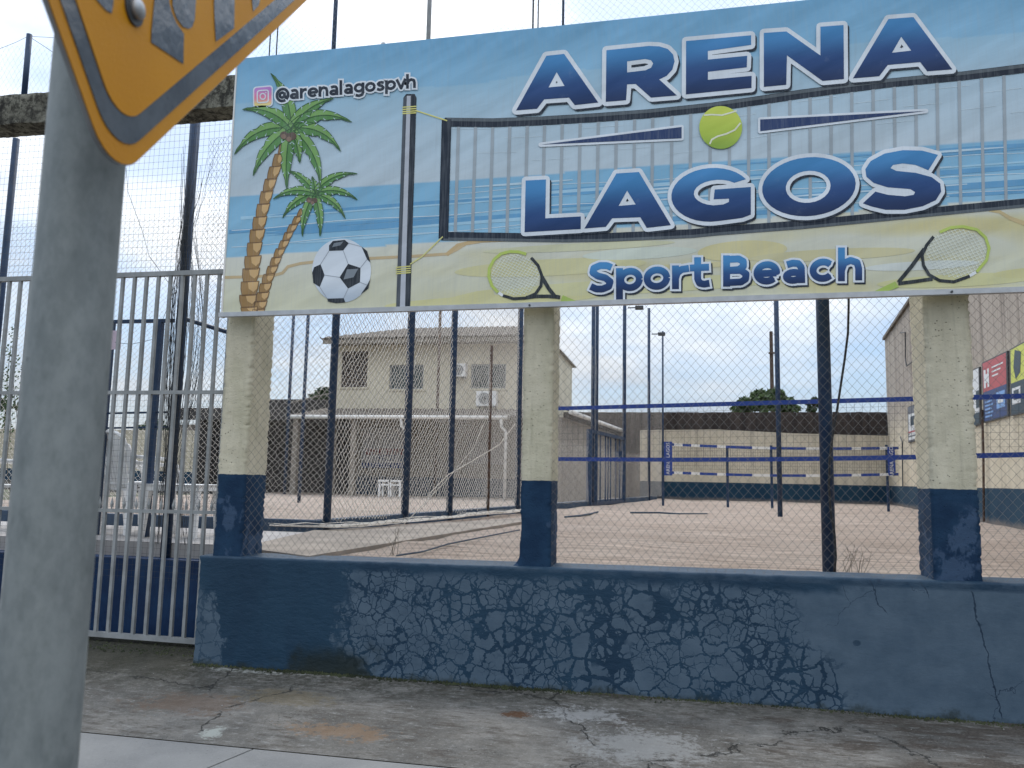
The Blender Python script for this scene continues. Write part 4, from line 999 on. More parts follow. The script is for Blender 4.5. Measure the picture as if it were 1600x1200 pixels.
for (c_, r_) in bl:
    for _ in range(16):
        p = Vector(c_)+Vector((rnd.gauss(0, .03), rnd.gauss(0, .03), rnd.gauss(0, .05))); a = Vector((rnd.gauss(0, 1), rnd.gauss(0, 1), rnd.gauss(0, 1))).normalized(); u_ = a.orthogonal().normalized(); v_ = a.cross(u_)
        bb.add([p-u_*.018, p-v_*.011, p+u_*.018, p+v_*.011], [[0, 1, 2, 3]])
bb.build('leaves', M['leaf'], tv)
bb = MB()
for px_, y0_, y1_ in ((14, 540, 880), (24, 515, 880), (38, 570, 880)): bb.tube([onY(px_+3*sin(y*.05), y, 7.6) for y in range(y0_, y1_, 20)], .004, 4)
bb.build('stem', M['dry'], tv)

# ------------------------------------------------------------------ COURTS
LP, LQ = (-4.04, 8.86), (-.6, 30.4)              # line of the fence between the two courts
dv = lambda x, y: onV(x, y, LP, LQ)
YW = 31.0
fw = MB(); a0 = onY(1032, 672, YW); a1 = onY(1392, 681, YW)
ridge = [(1000, 672), (1120, 671), (1240, 677), (1392, 681)]
for i in range(3):
    p, q = onY(*ridge[i], YW), onY(*ridge[i+1], YW)
    fw.hexa([(p.x, YW, .6), (q.x, YW, .6), (q.x, YW+.2, .6), (p.x, YW+.2, .6)], [(p.x, YW, p.z), (q.x, YW, q.z), (q.x, YW+.2, q.z), (p.x, YW+.2, p.z)])
fb_ = None
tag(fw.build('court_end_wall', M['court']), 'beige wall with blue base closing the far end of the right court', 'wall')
fence2 = thing('board_fence', 'dark brown board fence rising behind the far end wall of the right court', 'fence', (onY(1200, 672, YW).x, YW+.5, .6))
p, q = onY(880, 644, YW+.5), onY(1396, 644, YW+.5); nb = 58
bkb = MB(); bkb.box((p.x, YW+.56, .7), (q.x, YW+.6, p.z-.06)); bkb.build('backing', M['darkfence'], fence2)
for i in range(nb):
    xa_ = p.x+(q.x-p.x)*i/nb; xb2 = p.x+(q.x-p.x)*(i+1)/nb-.004; b = MB(); h_ = p.z+(q.z-p.z)*i/nb+.02*noise.noise((i*1.7, 0, 0)); dd = .02*(i % 3)
    b.box((xa_, YW+.5+dd, .7), (xb2, YW+.53+dd, h_)); b.build('board', M['darkfence'], fence2)
# right building wall
RA, RB = (5.50, 14.58), (onY(1390, 700, YW+.0).x, YW)
rv = lambda x, y: onV(x, y, RA, RB)
dirr = Vector((RB[0]-RA[0], RB[1]-RA[1], 0)).normalized(); nrm = Vector((dirr.y, -dirr.x, 0))
near = Vector((RA[0], RA[1], 0)) - dirr*9.5
zr = (rv(1386, 510).z+rv(1440, 462).z)/2
rb = thing('warehouse', 'tall beige streaked building with blue base and posters along the right court', 'building', near)
b = MB(); fr_, bk = Vector((RB[0], RB[1], 0))+dirr*.3, near
b.hexa([bk+Vector((0, 0, .5)), fr_+Vector((0, 0, .5)), fr_+nrm*9+Vector((0, 0, .5)), bk+nrm*9+Vector((0, 0, .5))], [bk+Vector((0, 0, zr+.1)), fr_+Vector((0, 0, zr-.1)), fr_+nrm*9+Vector((0, 0, zr)), bk+nrm*9+Vector((0, 0, zr))])
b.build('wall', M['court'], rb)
b = MB(); o_ = -nrm*.08
b.hexa([bk+o_+Vector((0, 0, zr+.10)), fr_+o_+Vector((0, 0, zr-.10)), fr_+nrm*9+Vector((0, 0, zr)), bk+nrm*9+Vector((0, 0, zr+.1))], [bk+o_+Vector((0, 0, zr+.20)), fr_+o_+Vector((0, 0, zr)), fr_+nrm*9+Vector((0, 0, zr+.1)), bk+nrm*9+Vector((0, 0, zr+.2))])
b.build('coping', M['roof'], rb)
# seams in the render of the wall
# posters
PC = {k: mat('poster ' + k, lin(c_), .5) for k, c_ in dict(red=(176, 76, 80), blue=(44, 66, 112), lime=(196, 202, 86), dark=(40, 62, 74), white=(214, 216, 216), grey=(96, 100, 108), text=(120, 160, 210)).items()}
def rq(b, pts, lay, m):
    vs = [rv(x, y) - nrm*lay for x, y in pts]; b.add(vs, [list(range(len(vs)))[::-1]], m)
def poster(pts, label, name='poster'):
    t = thing(name, label, 'poster', rv(*pts[-1])); b = MB()
    vs = [rv(x, y) for x, y in pts]; n_ = len(vs)
    b.hexa([v - nrm*.004 for v in vs], [v - nrm*.035 for v in vs]); b.build('backing', M['meshwire'], t); return t
def ins(Q, a, b_, c_, d):   # bilinear sub-rectangle a..b horizontally, c..d vertically
    def at(u, v): return tuple((Q[0][i]*(1-u)+Q[1][i]*u)*(1-v)+(Q[3][i]*(1-u)+Q[2][i]*u)*v for i in (0, 1))
    return [at(a, c_), at(b_, c_), at(b_, d), at(a, d)]
Q1 = [(1537, 567), (1577, 548), (1579, 650), (1540, 661)]
t = poster(Q1, 'large poster with red top and blue lower half on the right building wall')
b = MB(); mats_ = [PC[k] for k in ('red', 'blue', 'white', 'text')]
rq(b, ins(Q1, .04, .96, .02, .50), .038, 0); rq(b, ins(Q1, .04, .96, .50, .98), .038, 1)
for q in ((.08, .16, .14, .44), (.16, .22, .22, .36), (.22, .29, .14, .44)): rq(b, ins(Q1, *q), .042, 2)
for k in range(3): rq(b, ins(Q1, .40, .85-.1*k, .14+.07*k, .165+.07*k), .042, 2)
for k in range(6): rq(b, ins(Q1, .10, .42-.05*(k % 2), .60+.06*k, .63+.06*k), .042, 3)
rq(b, ins(Q1, .56, .90, .58, .84), .042, 3); rq(b, ins(Q1, .62, .84, .64, .76), .046, 2)
b.build('print', mats_, t)
Q2 = [(1581, 546), (1625, 522), (1627, 640), (1583, 650)]
t = poster(Q2, 'poster with lime green top and dark lower half at the right picture edge')
b = MB(); mats_ = [PC[k] for k in ('lime', 'dark', 'white', 'text')]
rq(b, ins(Q2, .04, .96, .02, .52), .038, 0); rq(b, ins(Q2, .04, .96, .52, .98), .038, 1)
rq(b, [ins(Q2, .2, .4, .05, .48)[0], ins(Q2, .2, .42, .12, .48)[1], ins(Q2, .2, .38, .1, .40)[2], ins(Q2, .22, .3, .1, .48)[3], ins(Q2, .14, .3, .1, .30)[3]], .042, 1)
rq(b, ins(Q2, .08, .38, .60, .84), .042, 2); rq(b, ins(Q2, .14, .32, .64, .78), .046, 1)
b.build('print', mats_, t)
Q0 = [(1522, 578), (1533, 573), (1535, 663), (1524, 667)]
t = poster(Q0, 'narrow white poster half hidden behind the rightmost column')
b = MB(); rq(b, ins(Q0, .04, .92, .02, .98), .038, 0); rq(b, ins(Q0, .5, .92, .4, .7), .042, 1); rq(b, ins(Q0, .04, .92, .78, .98), .042, 1); b.build('print', [PC['white'], PC['dark']], t)
Q3 = [(1420, 636), (1436, 630), (1437, 688), (1421, 692)]
t = poster(Q3, 'small white and grey poster low on the far part of the right building wall')
b = MB(); mats_ = [PC[k] for k in ('grey', 'white', 'red', 'dark')]
rq(b, ins(Q3, .04, .96, .02, .98), .038, 0); rq(b, ins(Q3, .10, .88, .22, .82), .042, 1); rq(b, ins(Q3, .3, .7, .30, .55), .046, 3); rq(b, ins(Q3, .1, .88, .70, .74), .046, 2); rq(b, ins(Q3, .1, .9, .86, .94), .046, 1); b.build('print', mats_, t)
def wallpipe(pts, r, label, m='rust'):
    b = MB(); b.tube([rv(x, y) - nrm*.06 for x, y in pts], r, 6); tag(b.build('wall_pipe', M[m]), label, 'pipe')
wallpipe([(1410, 520), (1418, 519), (1418, 560), (1420, 572), (1428, 566), (1443, 550)], .018, 'small bent lamp arm and cable high on the right building wall', 'meshwire')
wallpipe([(1410, 683), (1413, 690), (1414, 760)], .02, 'thin bent pipe beside the far net on the right building wall', 'meshwire')
wallpipe([(1540, 640), (1542, 700), (1543, 815)], .022, 'thin rusty pipe running down below the red and blue poster')
# dividing kerb
random.seed(31)
kb = MB(); seg = [(508, 817), (818, 786)]
pA, pB = dv(508, 834), dv(818, 798); A2_, B2_ = Vector((pA.x, pA.y, 0)), Vector((pB.x, pB.y, 0)); dk = (B2_-A2_).normalized(); nk = Vector((dk.y, -dk.x, 0)); B2_ = A2_ + dk*21
kb.hexa([A2_+Vector((0, 0, .8)), B2_+Vector((0, 0, .8)), B2_-nk*.16+Vector((0, 0, .8)), A2_-nk*.16+Vector((0, 0, .8))], [A2_+Vector((0, 0, 1.02)), B2_+Vector((0, 0, 1.02)), B2_-nk*.16+Vector((0, 0, 1.02)), A2_-nk*.16+Vector((0, 0, 1.02))])
tag(kb.build('court_kerb', M['kerbblue']), 'low blue kerb running away between the two sand courts', 'kerb')
kb = MB(); kb.box((-9.5, A2_.y-.14, .8), (A2_.x-.02, A2_.y, 1.018)); tag(kb.build('court_kerb', M['kerbblue']), 'low blue kerb crossing in front of the left court', 'kerb')
kb = MB(); C1, C2 = onZ(415, 866, .905), onZ(820, 815, .905)
kb.hexa([(-3.70, 6.40, .80), (C1.x+.4, C1.y-.05, .80), (C2.x, C2.y, .80), (B2_.x*.6+A2_.x*.4-.1, C2.y+2, .8), (A2_.x+.03, A2_.y-.16, .80), (-3.70-.4, A2_.y-.16, .80)], [(-3.70, 6.40, .912), (C1.x+.4, C1.y-.05, .912), (C2.x, C2.y, .912), (B2_.x*.6+A2_.x*.4-.1, C2.y+2, .912), (A2_.x+.03, A2_.y-.16, .912), (-3.70-.4, A2_.y-.16, .912)])
kb.build('cement_strip', M['strip'], kind='structure')
# fence posts between the courts
GRP = 'fence posts of the courts'
def dpost(x, yb, r, ztop, label, m='navy', **k):
    p = dv(x, yb); ztop = min(ztop, 1.55+.56*p.y); return post([(p.x, p.y, .85), (p.x, p.y, ztop)], r, label, m=m, group=None, **k)
dpost(510, 826, .046, 7.5, 'dark blue post at the corner of the low kerb, left of the house')
dpost(632, 815, .055, 7.5, 'thickest dark blue post of the dividing fence, in front of the house windows')
dpost(702, 800, .052, 7.5, 'dark blue post of the dividing fence just left of the upper air conditioner')
dpost(762, 800, .030, onV(768, 540, LP, LQ).z, 'brown forked wooden pole in front of the right house window', m='rust')
dpost(808, 795, .055, 7.5, 'dark blue post of the dividing fence close to the middle column')
dpost(925, 790, .05, 8.5, 'left one of the tall posts beside the blue barred door')
dpost(931, 788, .045, 8.6, 'tall post right behind another at the blue barred door')
dpost(975, 780, .055, 8.8, 'tall post at the right side of the blue barred door')
dpost(1014, 777, .05, onV(1019, 487, LP, LQ).z, 'tall post with a floodlight arm near the far left corner of the right court')
dpost(1036, 772, .035, onV(1039, 521, LP, LQ).z, 'thin pole at the end of the dividing net')
for i, (x, yb, yt, Y, r, lab, m) in enumerate(((467, 784, 480, 17.5, .04, 'blue post standing on the left court sand near the annexe', 'navy'), (448, 700, 480, 24, .05, 'thin dark post behind the left court beside the leftmost column', 'navy'), (683, 650, 480, 26, .05, 'thin dark pole in front of the house between its two posts', 'rust'))):
    p = onY(x, yb, Y); p2 = onY(x, yt-60, Y); post([(p.x, Y, .85), (p.x, Y, p2.z)], r, lab, m=m)
# floodlight arms
for x, y, x2, lab in ((1018, 522, 1030, 'small floodlight on an arm of the tall far post'), (981, 481, 994, 'small floodlight just under the banner edge on a tall post')):
    b = MB(); p, q = dv(x, y), dv(x2, y+.5); q2 = Vector((p.x+.28, p.y, p.z)); b.tube([p, q2], .02, 6); b.box((q2.x-.05, q2.y-.12, q2.z-.05), (q2.x+.2, q2.y+.12, q2.z+.04)); tag(b.build('floodlight', M['meshwire']), lab, 'lamp')
# netting of the dividing fence
def net_surface(u, v):
    # dense near, thinner sampling far away follows the real spacing
    d = 22.0*u; p = A2_ + dk*d; z = 1.0 + (4.6 if d < 8.5 else 4.6 if d < 9 else 4.0)*v
    s_ = .05*noise.noise((d*.6, z*.8, 0)); return (p.x+s_, p.y, z + .03*noise.noise((d*2, z*2, 4)))
t = net(net_surface, 560, 100, lambda i, j: .0034 if i < 215 else (.0008 if j > 34 else .0016), .30, 8).build('court_netting', M['twine'], kind='stuff')
tag(t, 'pale fine netting along the dividing fence in front of the house', 'netting')
t = net(lambda u, v: (A2_.x-5*u+.02*noise.noise((u*9, v*7, 0)), A2_.y-.05+.06*noise.noise((u*4, v*5, 2)), 1.0+3.8*v), 130, 100, .0021, .3, 9).build('court_netting', M['twine'], kind='stuff')
tag(t, 'pale fine netting across the front of the left court', 'netting')
# fallen folds of net and ropes
random.seed(4); b = MB()
for k in range(26):
    off = random.uniform(-.05, .3); ph = random.random()*9; pts = []
    for i in range(22):
        t_ = i/21; d = t_*8.5 - .9; p = A2_ + dk*max(d, 0) + Vector((min(d, 0)*1.0, 0, 0)) + nk*(.12+.25*abs(noise.noise((d*.5, 0, 1)))+off*.6)
        pts.append((p.x, p.y-.1, .94+abs(.10*noise.noise((d*1.2, ph, 0)))*(1 if k % 2 else .4)))
    b.tube(pts, .0035, 4, caps=False)
tag(b.build('fallen_netting', M['twine'], kind='stuff'), 'slack pale netting lying in folds along the dividing kerb', 'netting')
def cord(pts, Y, r, lab, m='twine', fn=None):
    b = MB(); b.tube([fn(x, y) if fn else onY(x, y, Y) for x, y in pts], r, 5); tag(b.build('cord', M[m]), lab, 'cord')
cord([(757, 660), (740, 700), (700, 748), (650, 800), (628, 822)], 10, .006, 'pale net cord running down beside the thickest blue post')
cord([(805, 662), (780, 695), (735, 722), (700, 742), (672, 770), (663, 790)], 12, .008, 'pale net cord sagging across the dividing fence')
cord([(665, 512), (650, 560), (640, 620)], 11, .005, 'thin pale cord hanging in front of the house roof')
cord([(620, 868), (660, 862), (700, 850), (760, 838), (812, 828)], 0, .008, 'thin blue rope lying on the sand near the middle column', m='annexblue', fn=lambda x, y: onZ(x, y, .905))
cord([(883, 808), (905, 806), (922, 803), (934, 800)], 0, .02, 'short dark strap on the sand before the barred door', m='annexblue', fn=lambda x, y: onZ(x, y, .90))
cord([(985, 801), (1030, 801), (1060, 803), (1105, 803)], 0, .018, 'dark blue court line tape lying on the sand', m='annexblue', fn=lambda x, y: onZ(x, y, .90))
# near net across the right court
YN = 10.6
nn = thing('beach_tennis_net', 'near beach tennis net with two plain blue tapes across the right court', 'net', onY(1200, 800, YN))
tA, tB = onY(845, 639, YN+1.0), onY(1700, 616, YN-1.2); bA, bB = onY(845, 717, YN+1.0), onY(1700, 708, YN-1.2)
def tape(p, q, h_, name, par, m='tape', sag=0):
    b = MB(); n = 16
    for i in range(n):
        a = p.lerp(q, i/n); c_ = p.lerp(q, (i+1)/n); a = a-Vector((0, 0, sag*sin(pi*i/n))); c_ = c_-Vector((0, 0, sag*sin(pi*(i+1)/n)))
        b.hexa([a+Vector((0, -.005, -h_/2)), c_+Vector((0, -.005, -h_/2)), c_+Vector((0, .005, -h_/2)), a+Vector((0, .005, -h_/2))], [a+Vector((0, -.005, h_/2)), c_+Vector((0, -.005, h_/2)), c_+Vector((0, .005, h_/2)), a+Vector((0, .005, h_/2))])
    b.build(name, M[m], par)
tape(tA, tB, .055, 'top_tape', nn, sag=.0); tape(bA, bB, .055, 'bottom_tape', nn, sag=.035)
b = MB()
for i in range(75):
    t_ = i/75; a = tA.lerp(tB, t_); c_ = bA.lerp(bB, t_); b.tube([a, c_], .0016, 3, caps=False)
for j in range(1, 8): b.tube([tA.lerp(bA, j/8), tB.lerp(bB, j/8)-Vector((0, 0, .0))], .0016, 3, caps=False)
b.build('mesh', M['darktwine'], nn, kind='stuff')
p = onY(1219, 803, 17.3); post([(p.x, 17.3, .85), (p.x, 17.3, 6.6)], .05, 'slim dark blue post standing in the right court sand')
# thick blue post with its cable
p = onY(1296, 895, 6.36); post([(p.x, 6.36, .86), (p.x, 6.36, 4.3)], .049, 'thick dark blue post right behind the chain-link left of the rightmost column', n=16)
b = MB(); b.tube([onY(x, y, 6.27) for x, y in ((1326, 440), (1326, 480), (1325, 520), (1320, 560), (1314, 600), (1308, 640), (1301, 680), (1296, 720), (1295, 760), (1298, 800), (1304, 835), (1306, 870), (1303, 905))], .0085, 8)
tag(b.build('cable', M['black'], smooth=True), 'black cable hanging in a curve beside the thick blue post', 'cable')
# far net
YR = 22.5
n2t = thing('beach_tennis_net', 'far beach tennis net with printed blue end panels', 'net', onY(1220, 775, YR))
fA, fB = onY(1040, 694, YR), onY(1404, 700, YR); gA, gB = onY(1040, 738, YR), onY(1404, 741, YR)
for p_a, p_b, nm in ((fA, fB, 'top_tape'), (gA, gB, 'bottom_tape')):
    n = 26
    for i in range(n):
        b = MB(); a = p_a.lerp(p_b, i/n)-Vector((0, 0, .12*sin(pi*i/n)*.5)); c_ = p_a.lerp(p_b, (i+1)/n)-Vector((0, 0, .12*sin(pi*(i+1)/n)*.5)); h_ = .035
        b.hexa([a+Vector((0, -.005, -h_)), c_+Vector((0, -.005, -h_)), c_+Vector((0, .005, -h_)), a+Vector((0, .005, -h_))], [a+Vector((0, -.005, h_)), c_+Vector((0, -.005, h_)), c_+Vector((0, .005, h_)), a+Vector((0, .005, h_))])
        b.build('tape_piece', M['whitepipe'] if i % 5 in (1,) or i % 7 == 3 else M['tape'], n2t)
b = MB()
for i in range(100): t_ = i/100; b.tube([fA.lerp(fB, t_), gA.lerp(gB, t_)], .003, 3, caps=False)
for j in range(1, 8): b.tube([fA.lerp(gA, j/8), fB.lerp(gB, j/8)], .003, 3, caps=False)
b.build('mesh', M['darktwine'], n2t, kind='stuff')
def small_text(body, size, mat_, parent, loc, rot):
    cu = bpy.data.curves.new('lettering', 'FONT'); cu.body = body; cu.size = size; cu.extrude = .003; cu.align_x = 'CENTER'; cu.align_y = 'CENTER'; cu.resolution_u = 3
    o = bpy.data.objects.new('tmp', cu); COL.objects.link(o); dg = bpy.context.evaluated_depsgraph_get(); me = bpy.data.meshes.new_from_object(o.evaluated_get(dg)); bpy.data.objects.remove(o)
    me.materials.clear(); me.materials.append(mat_); ob = bpy.data.objects.new('lettering', me); COL.objects.link(ob); ob.parent = parent
    ob.location = Vector(loc)-Vector(parent['_o']); ob.rotation_euler = rot; return ob
for xc, a_, b2 in ((1044, 690, 743), (1393, 698, 742)):
    p, q = onY(xc-6.5, a_, YR-.03), onY(xc+6.5, b2, YR-.03); b = MB(); b.box((p.x, YR-.04, q.z), (q.x, YR-.02, p.z)); b.build('end_panel', M['tape'], n2t)
    small_text('ARENA LAGOS', .13, M['whitepipe'], n2t, ((p.x+q.x)/2, YR-.046, (p.z+q.z)/2), (pi/2, -pi/2, 0))
for x, yt, yb in ((1137, 697, 760), (1036, 690, 775), (1388, 695, 785), (1206, 696, 760)):
    p = onY(x, yb, YR+.1); q = onY(x, yt, YR+.1); b = MB(); b.tube([(p.x, YR+.1, .85), (p.x, YR+.1, q.z)], .035, 6); b.build('net_post', M['navy'], n2t)
# far utility poles
p = onY(1208, 700, 45); q = onY(1209, 518, 45); t = thing('utility_pole', 'distant dark utility pole with crossarm beyond the far wall', 'utility pole', (p.x, 45, -.3))
b = MB(); b.tube([(p.x, 45, -.3), (p.x, 45, q.z)], [.13, .09], 8); b.build('pole', M['rust'], t); c_ = onY(1208, 552, 45)
b = MB(); b.beam((c_.x-.25, 44.9, c_.z), (c_.x+.25, 44.9, c_.z), .09); b.build('crossarm', M['rust'], t)
# barred blue door in the dividing fence
dd_ = thing('barred_door', 'dark blue barred door in the dividing fence beyond the middle column', 'door', dv(948, 790))
zt3 = dv(925, 672).z; zb3 = .92
def dbar(x, w_, name, za=zb3, zb=zt3, m='navy', off=0):
    p = dv(x, 700); b = MB(); b.tube([(p.x, p.y-off, za), (p.x, p.y-off, zb)], w_/2, 4, sq=True); b.build(name, M[m], dd_)
dbar(921, .14, 'frame_post'); dbar(930, .12, 'frame_post'); dbar(974, .12, 'frame_post', zb=zt3)
for x in (938, 946, 950, 954, 962, 968): dbar(x, .04, 'bar')
for yy in (673, 788):
    b = MB(); p, q = dv(920, yy), dv(976, yy+(0 if yy > 700 else 2)); q.z = p.z; b.beam(p, q, .09); b.build('frame_rail', M['navy'], dd_)
b = MB(); p = dv(967, 710); b.box((p.x-.12, p.y-.06, p.z-.1), (p.x+.10, p.y+.06, p.z+.1)); b.build('lock_box', M['navy'], dd_)

# ------------------------------------------------------------------ HOUSE
YH = 27.0
def H(x, y, Y=YH): return onY(x, y, Y)
hx0, hx1 = H(527, 560).x, H(853, 560).x
house = thing('house', 'two-storey beige house with lean-to annexe behind the left court', 'house', ((hx0+hx1)/2, YH, .6))
zf = H(700, 640).z; zr_ = H(700, 529).z
ops = [((535, 549), (573, 605), 'louvre'), ((609, 570), (661, 608), 'pane'), ((736, 569), (790, 607), 'pane')]
O = []
for a, c_, k in ops: p, q = H(*a), H(*c_); O.append((p.x, q.x, q.z, p.z, k))
b = MB(); xs2 = [hx0]
for (xa_, xb2, za, zb, k) in O:
    b.box((xs2[-1], YH, zf-.3), (xa_, YH+.2, zr_)); b.box((xa_, YH, zf-.3), (xb2, YH+.2, za)); b.box((xa_, YH, zb), (xb2, YH+.2, zr_)); xs2.append(xb2)
b.box((xs2[-1], YH, zf-.3), (hx1, YH+.2, zr_))
b.box((hx0, YH+.2, zf-.3), (hx0+.2, YH+7, zr_)); b.box((hx1-.2, YH+.2, zf-.3), (hx1, YH+7, zr_)); b.box((hx0+.2, YH+6.8, zf-.3), (hx1-.2, YH+7, zr_))
b.build('wall', M['beige'], house)
for (xa_, xb2, za, zb, k) in O:
    wf = MB(); t_ = .05
    for q in (((xa_, za), (xb2, za+t_)), ((xa_, zb-t_), (xb2, zb)), ((xa_, za+t_), (xa_+t_, zb-t_)), ((xb2-t_, za+t_), (xb2, zb-t_))): wf.box((q[0][0], YH+.05, q[0][1]), (q[1][0], YH+.11, q[1][1]))
    xm = (xa_+xb2)/2
    if k == 'pane': wf.box((xm-.03, YH+.05, za+t_), (xm+.03, YH+.11, zb-t_))
    w_ = wf.build('window', M['greysteel'] if k == 'pane' else M['louvre'], house)
    if k == 'pane':
        for (x_a, x_b) in ((xa_+t_, xm-.03), (xm+.03, xb2-t_)): pb = MB(); pb.box((x_a, YH+.08, za+t_), (x_b, YH+.095, zb-t_)); pb.build('pane', M['glass'], w_)
    else:
        z = za+t_; i = 0
        while z < zb-t_-.05: pb = MB(); pb.hexa([(xa_+t_, YH+.06, z), (xb2-t_, YH+.06, z), (xb2-t_, YH+.08, z), (xa_+t_, YH+.08, z)], [(xa_+t_, YH+.11, z+.07), (xb2-t_, YH+.11, z+.07), (xb2-t_, YH+.13, z+.07), (xa_+t_, YH+.13, z+.07)]); pb.build('slat', M['louvre'], w_); z += .085
    pb = MB(); pb.box((xa_-.06, YH-.04, za-.06), (xb2+.06, YH+.05, za)); pb.build('sill', M['beige'], house)
# roof: corrugated sheet rising to the ridge
rf = MB(); ex0, ex1 = H(502, 523, YH-.6).x, H(860, 520).x; ze = H(700, 525, YH-.7).z; zri = H(700, 512, YH+2.6).z; nrf = 260
for i in range(nrf+1):
    X = ex0+(ex1-ex0)*i/nrf; wv_ = .035*cos(i*2*pi/6.5)
    hip = min(1, (X-ex0)/2.2)
    rf.v += [Vector((X, YH-.7, ze+wv_)), Vector((X, YH-.7+3.3*hip, ze+(zri-ze)*hip+wv_)), Vector((X, YH-.7, ze-.03+wv_))]
for i in range(nrf): rf.f += [[3*i, 3*i+3, 3*i+4, 3*i+1], [3*i+2, 3*i+5, 3*i+3, 3*i]]; rf.m += [0, 0]
rf.build('roof', M['roof'], house)
b = MB(); b.box((ex0+.1, YH-.66, ze-.20), (ex1, YH-.60, ze-.05)); b.box((ex0+.4, YH-.6, ze-.17), (ex1, YH, ze-.12)); b.build('fascia', M['annexwall'], house)
b = MB(); b.hexa([(ex0, YH-.7, ze), (ex1, YH-.7, ze), (ex1, YH+7.5, ze), (ex0, YH+7.5, ze)], [(ex0+.01, YH-.69, ze+.005), (ex1, YH-.69, ze+.005), (ex1, YH+7.5, ze+.005), (ex0+.01, YH+7.5, ze+.005)]); b.build('soffit', M['annexwall'], house)
def acunit(a, c_, label):
    p, q = H(*a, YH-.35), H(*c_, YH-.35); t = thing('air_conditioner', label, 'air conditioner', (p.x, YH-.2, q.z)); b = MB(); b.box((p.x, YH-.36, q.z), (q.x, YH-.04, p.z)); b.build('casing', M['whiteplastic'], t)
    cx, cz, r = p.x+(q.x-p.x)*.42, (p.z+q.z)/2, (p.z-q.z)*.40; b = MB(); b.tube([(cx, YH-.361, cz), (cx, YH-.375, cz)], r, 20); b.build('fan_grille', M['greysteel'], t)
    b = MB(); b.tube([(cx, YH-.377, cz), (cx, YH-.385, cz)], r*.35, 10); b.build('fan_hub', M['meshwire'], t)
    b = MB(); b.box((p.x+.05, YH-.4, q.z-.05), (p.x+.1, YH, q.z)); b.box((q.x-.1, YH-.4, q.z-.05), (q.x-.05, YH, q.z)); b.build('bracket', M['greysteel'], t)
acunit((709, 568), (727, 588), 'upper white air conditioner between the two glass windows of the house')
acunit((744, 611), (775, 634), 'lower white air conditioner below the right house window')
# annexe
YA = YH-2.6; gz0 = H(600, 652, YA).z
an = thing('annexe', 'dim single-storey annexe with white gutter in front of the beige house', 'annexe', (H(600, 770, YA).x, YH, .6))
ax0, ax1 = H(452, 651, YA).x, H(840, 652, YA).x
b = MB(); nrf = 160
for i in range(nrf+1):
    X = ax0+.1+(ax1-ax0)*i/nrf; wv_ = .03*cos(i*2*pi/5.5); b.v += [Vector((X, YA, gz0+.06+wv_)), Vector((X, YH-.02, gz0+.5+wv_)), Vector((X, YA, gz0+.02+wv_))]
for i in range(nrf): b.f += [[3*i, 3*i+3, 3*i+4, 3*i+1], [3*i+2, 3*i+5, 3*i+3, 3*i]]; b.m += [0, 0]
b.build('roof', M['roof'], an)
b = MB(); b.tube([(ax0, YA-.06, gz0), (H(793, 652, YA).x, YA-.06, gz0+.0)], .065, 8); b.build('gutter', M['whitepipe'], an, smooth=True)
for xg_ in (633, 790):
    X = H(xg_, 700, YA).x; b = MB(); b.tube([(X-.15, YA-.06, gz0-.03), (X-.15, YA, gz0-.28), (X, YA, gz0-.42), (X, YA, .85)], .05, 8); b.build('downpipe', M['whitepipe'], an, smooth=True)
for xg_ in (462, 520, 553):
    X = H(xg_, 700, YA+.3).x; b = MB(); b.box((X-.09, YA+.2, .8), (X+.09, YA+.38, gz0)); b.build('pillar', M['annexwall'], an)
xd = H(562, 700, YH).x
b = MB(); b.box((xd, YH-.15, 1.52), (ax1+.3, YH-.02, gz0+.3)); b.build('wall', M['annexwall'], an)
b = MB(); b.box((xd, YH-.17, .8), (ax1+.3, YH-.02, 1.52)); b.build('wall_dado', M['annexblue'], an)
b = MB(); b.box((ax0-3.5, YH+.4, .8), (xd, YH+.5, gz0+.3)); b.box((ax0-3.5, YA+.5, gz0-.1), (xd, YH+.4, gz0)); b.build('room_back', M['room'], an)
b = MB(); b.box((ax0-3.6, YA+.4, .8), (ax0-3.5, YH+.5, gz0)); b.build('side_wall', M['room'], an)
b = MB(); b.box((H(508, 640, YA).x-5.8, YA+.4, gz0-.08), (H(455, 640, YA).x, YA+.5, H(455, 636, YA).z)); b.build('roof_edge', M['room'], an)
tb = thing('wall_banner', 'faded wall banner with red lettering inside the annexe', 'banner', H(600, 735, YH-.2)); p, q = H(568, 668, YH-.2), H(640, 732, YH-.2)
b = MB(); b.box((p.x, YH-.22, q.z), (q.x, YH-.19, p.z)); b.build('sheet', m_noise('faded banner', (.36, .35, .35), (.44, .42, .41), 2), tb)
b = MB(); b.box((p.x+.0, YH-.225, q.z), (q.x, YH-.2205, q.z+.18)); b.build('blue_strip', PC['blue'], tb)
rnd = random.Random(4); b = MB(); X = p.x+.15; zc = H(600, 706, YH-.2).z
while X < q.x-.1: w_ = rnd.uniform(.05, .11); b.box((X, YH-.226, zc-.12), (X+w_*.45, YH-.221, zc+.12)); b.box((X+w_*.45, YH-.226, zc+rnd.choice((-.1, .0, .07))), (X+w_, YH-.221, zc+.11)); X += w_+.05
b.build('red_lettering', mat('dull red', (.20, .035, .035), .7), tb)
small_text('99277-2', .30, PC['blue'], tb, (H(610, 716, YH-.2).x, YH-.227, H(610, 716, YH-.2).z), (pi/2, 0, 0))
tb = MB(); p, q = H(733, 690, YH-.2), H(788, 726, YH-.2); tb.box((p.x, YH-.20, q.z), (q.x, YH-.17, p.z)); tag(tb.build('notice_board', m_noise('grey board', (.24, .22, .21), (.3, .28, .27), 2)), 'pale blank board on the annexe wall right of the faded banner', 'board')
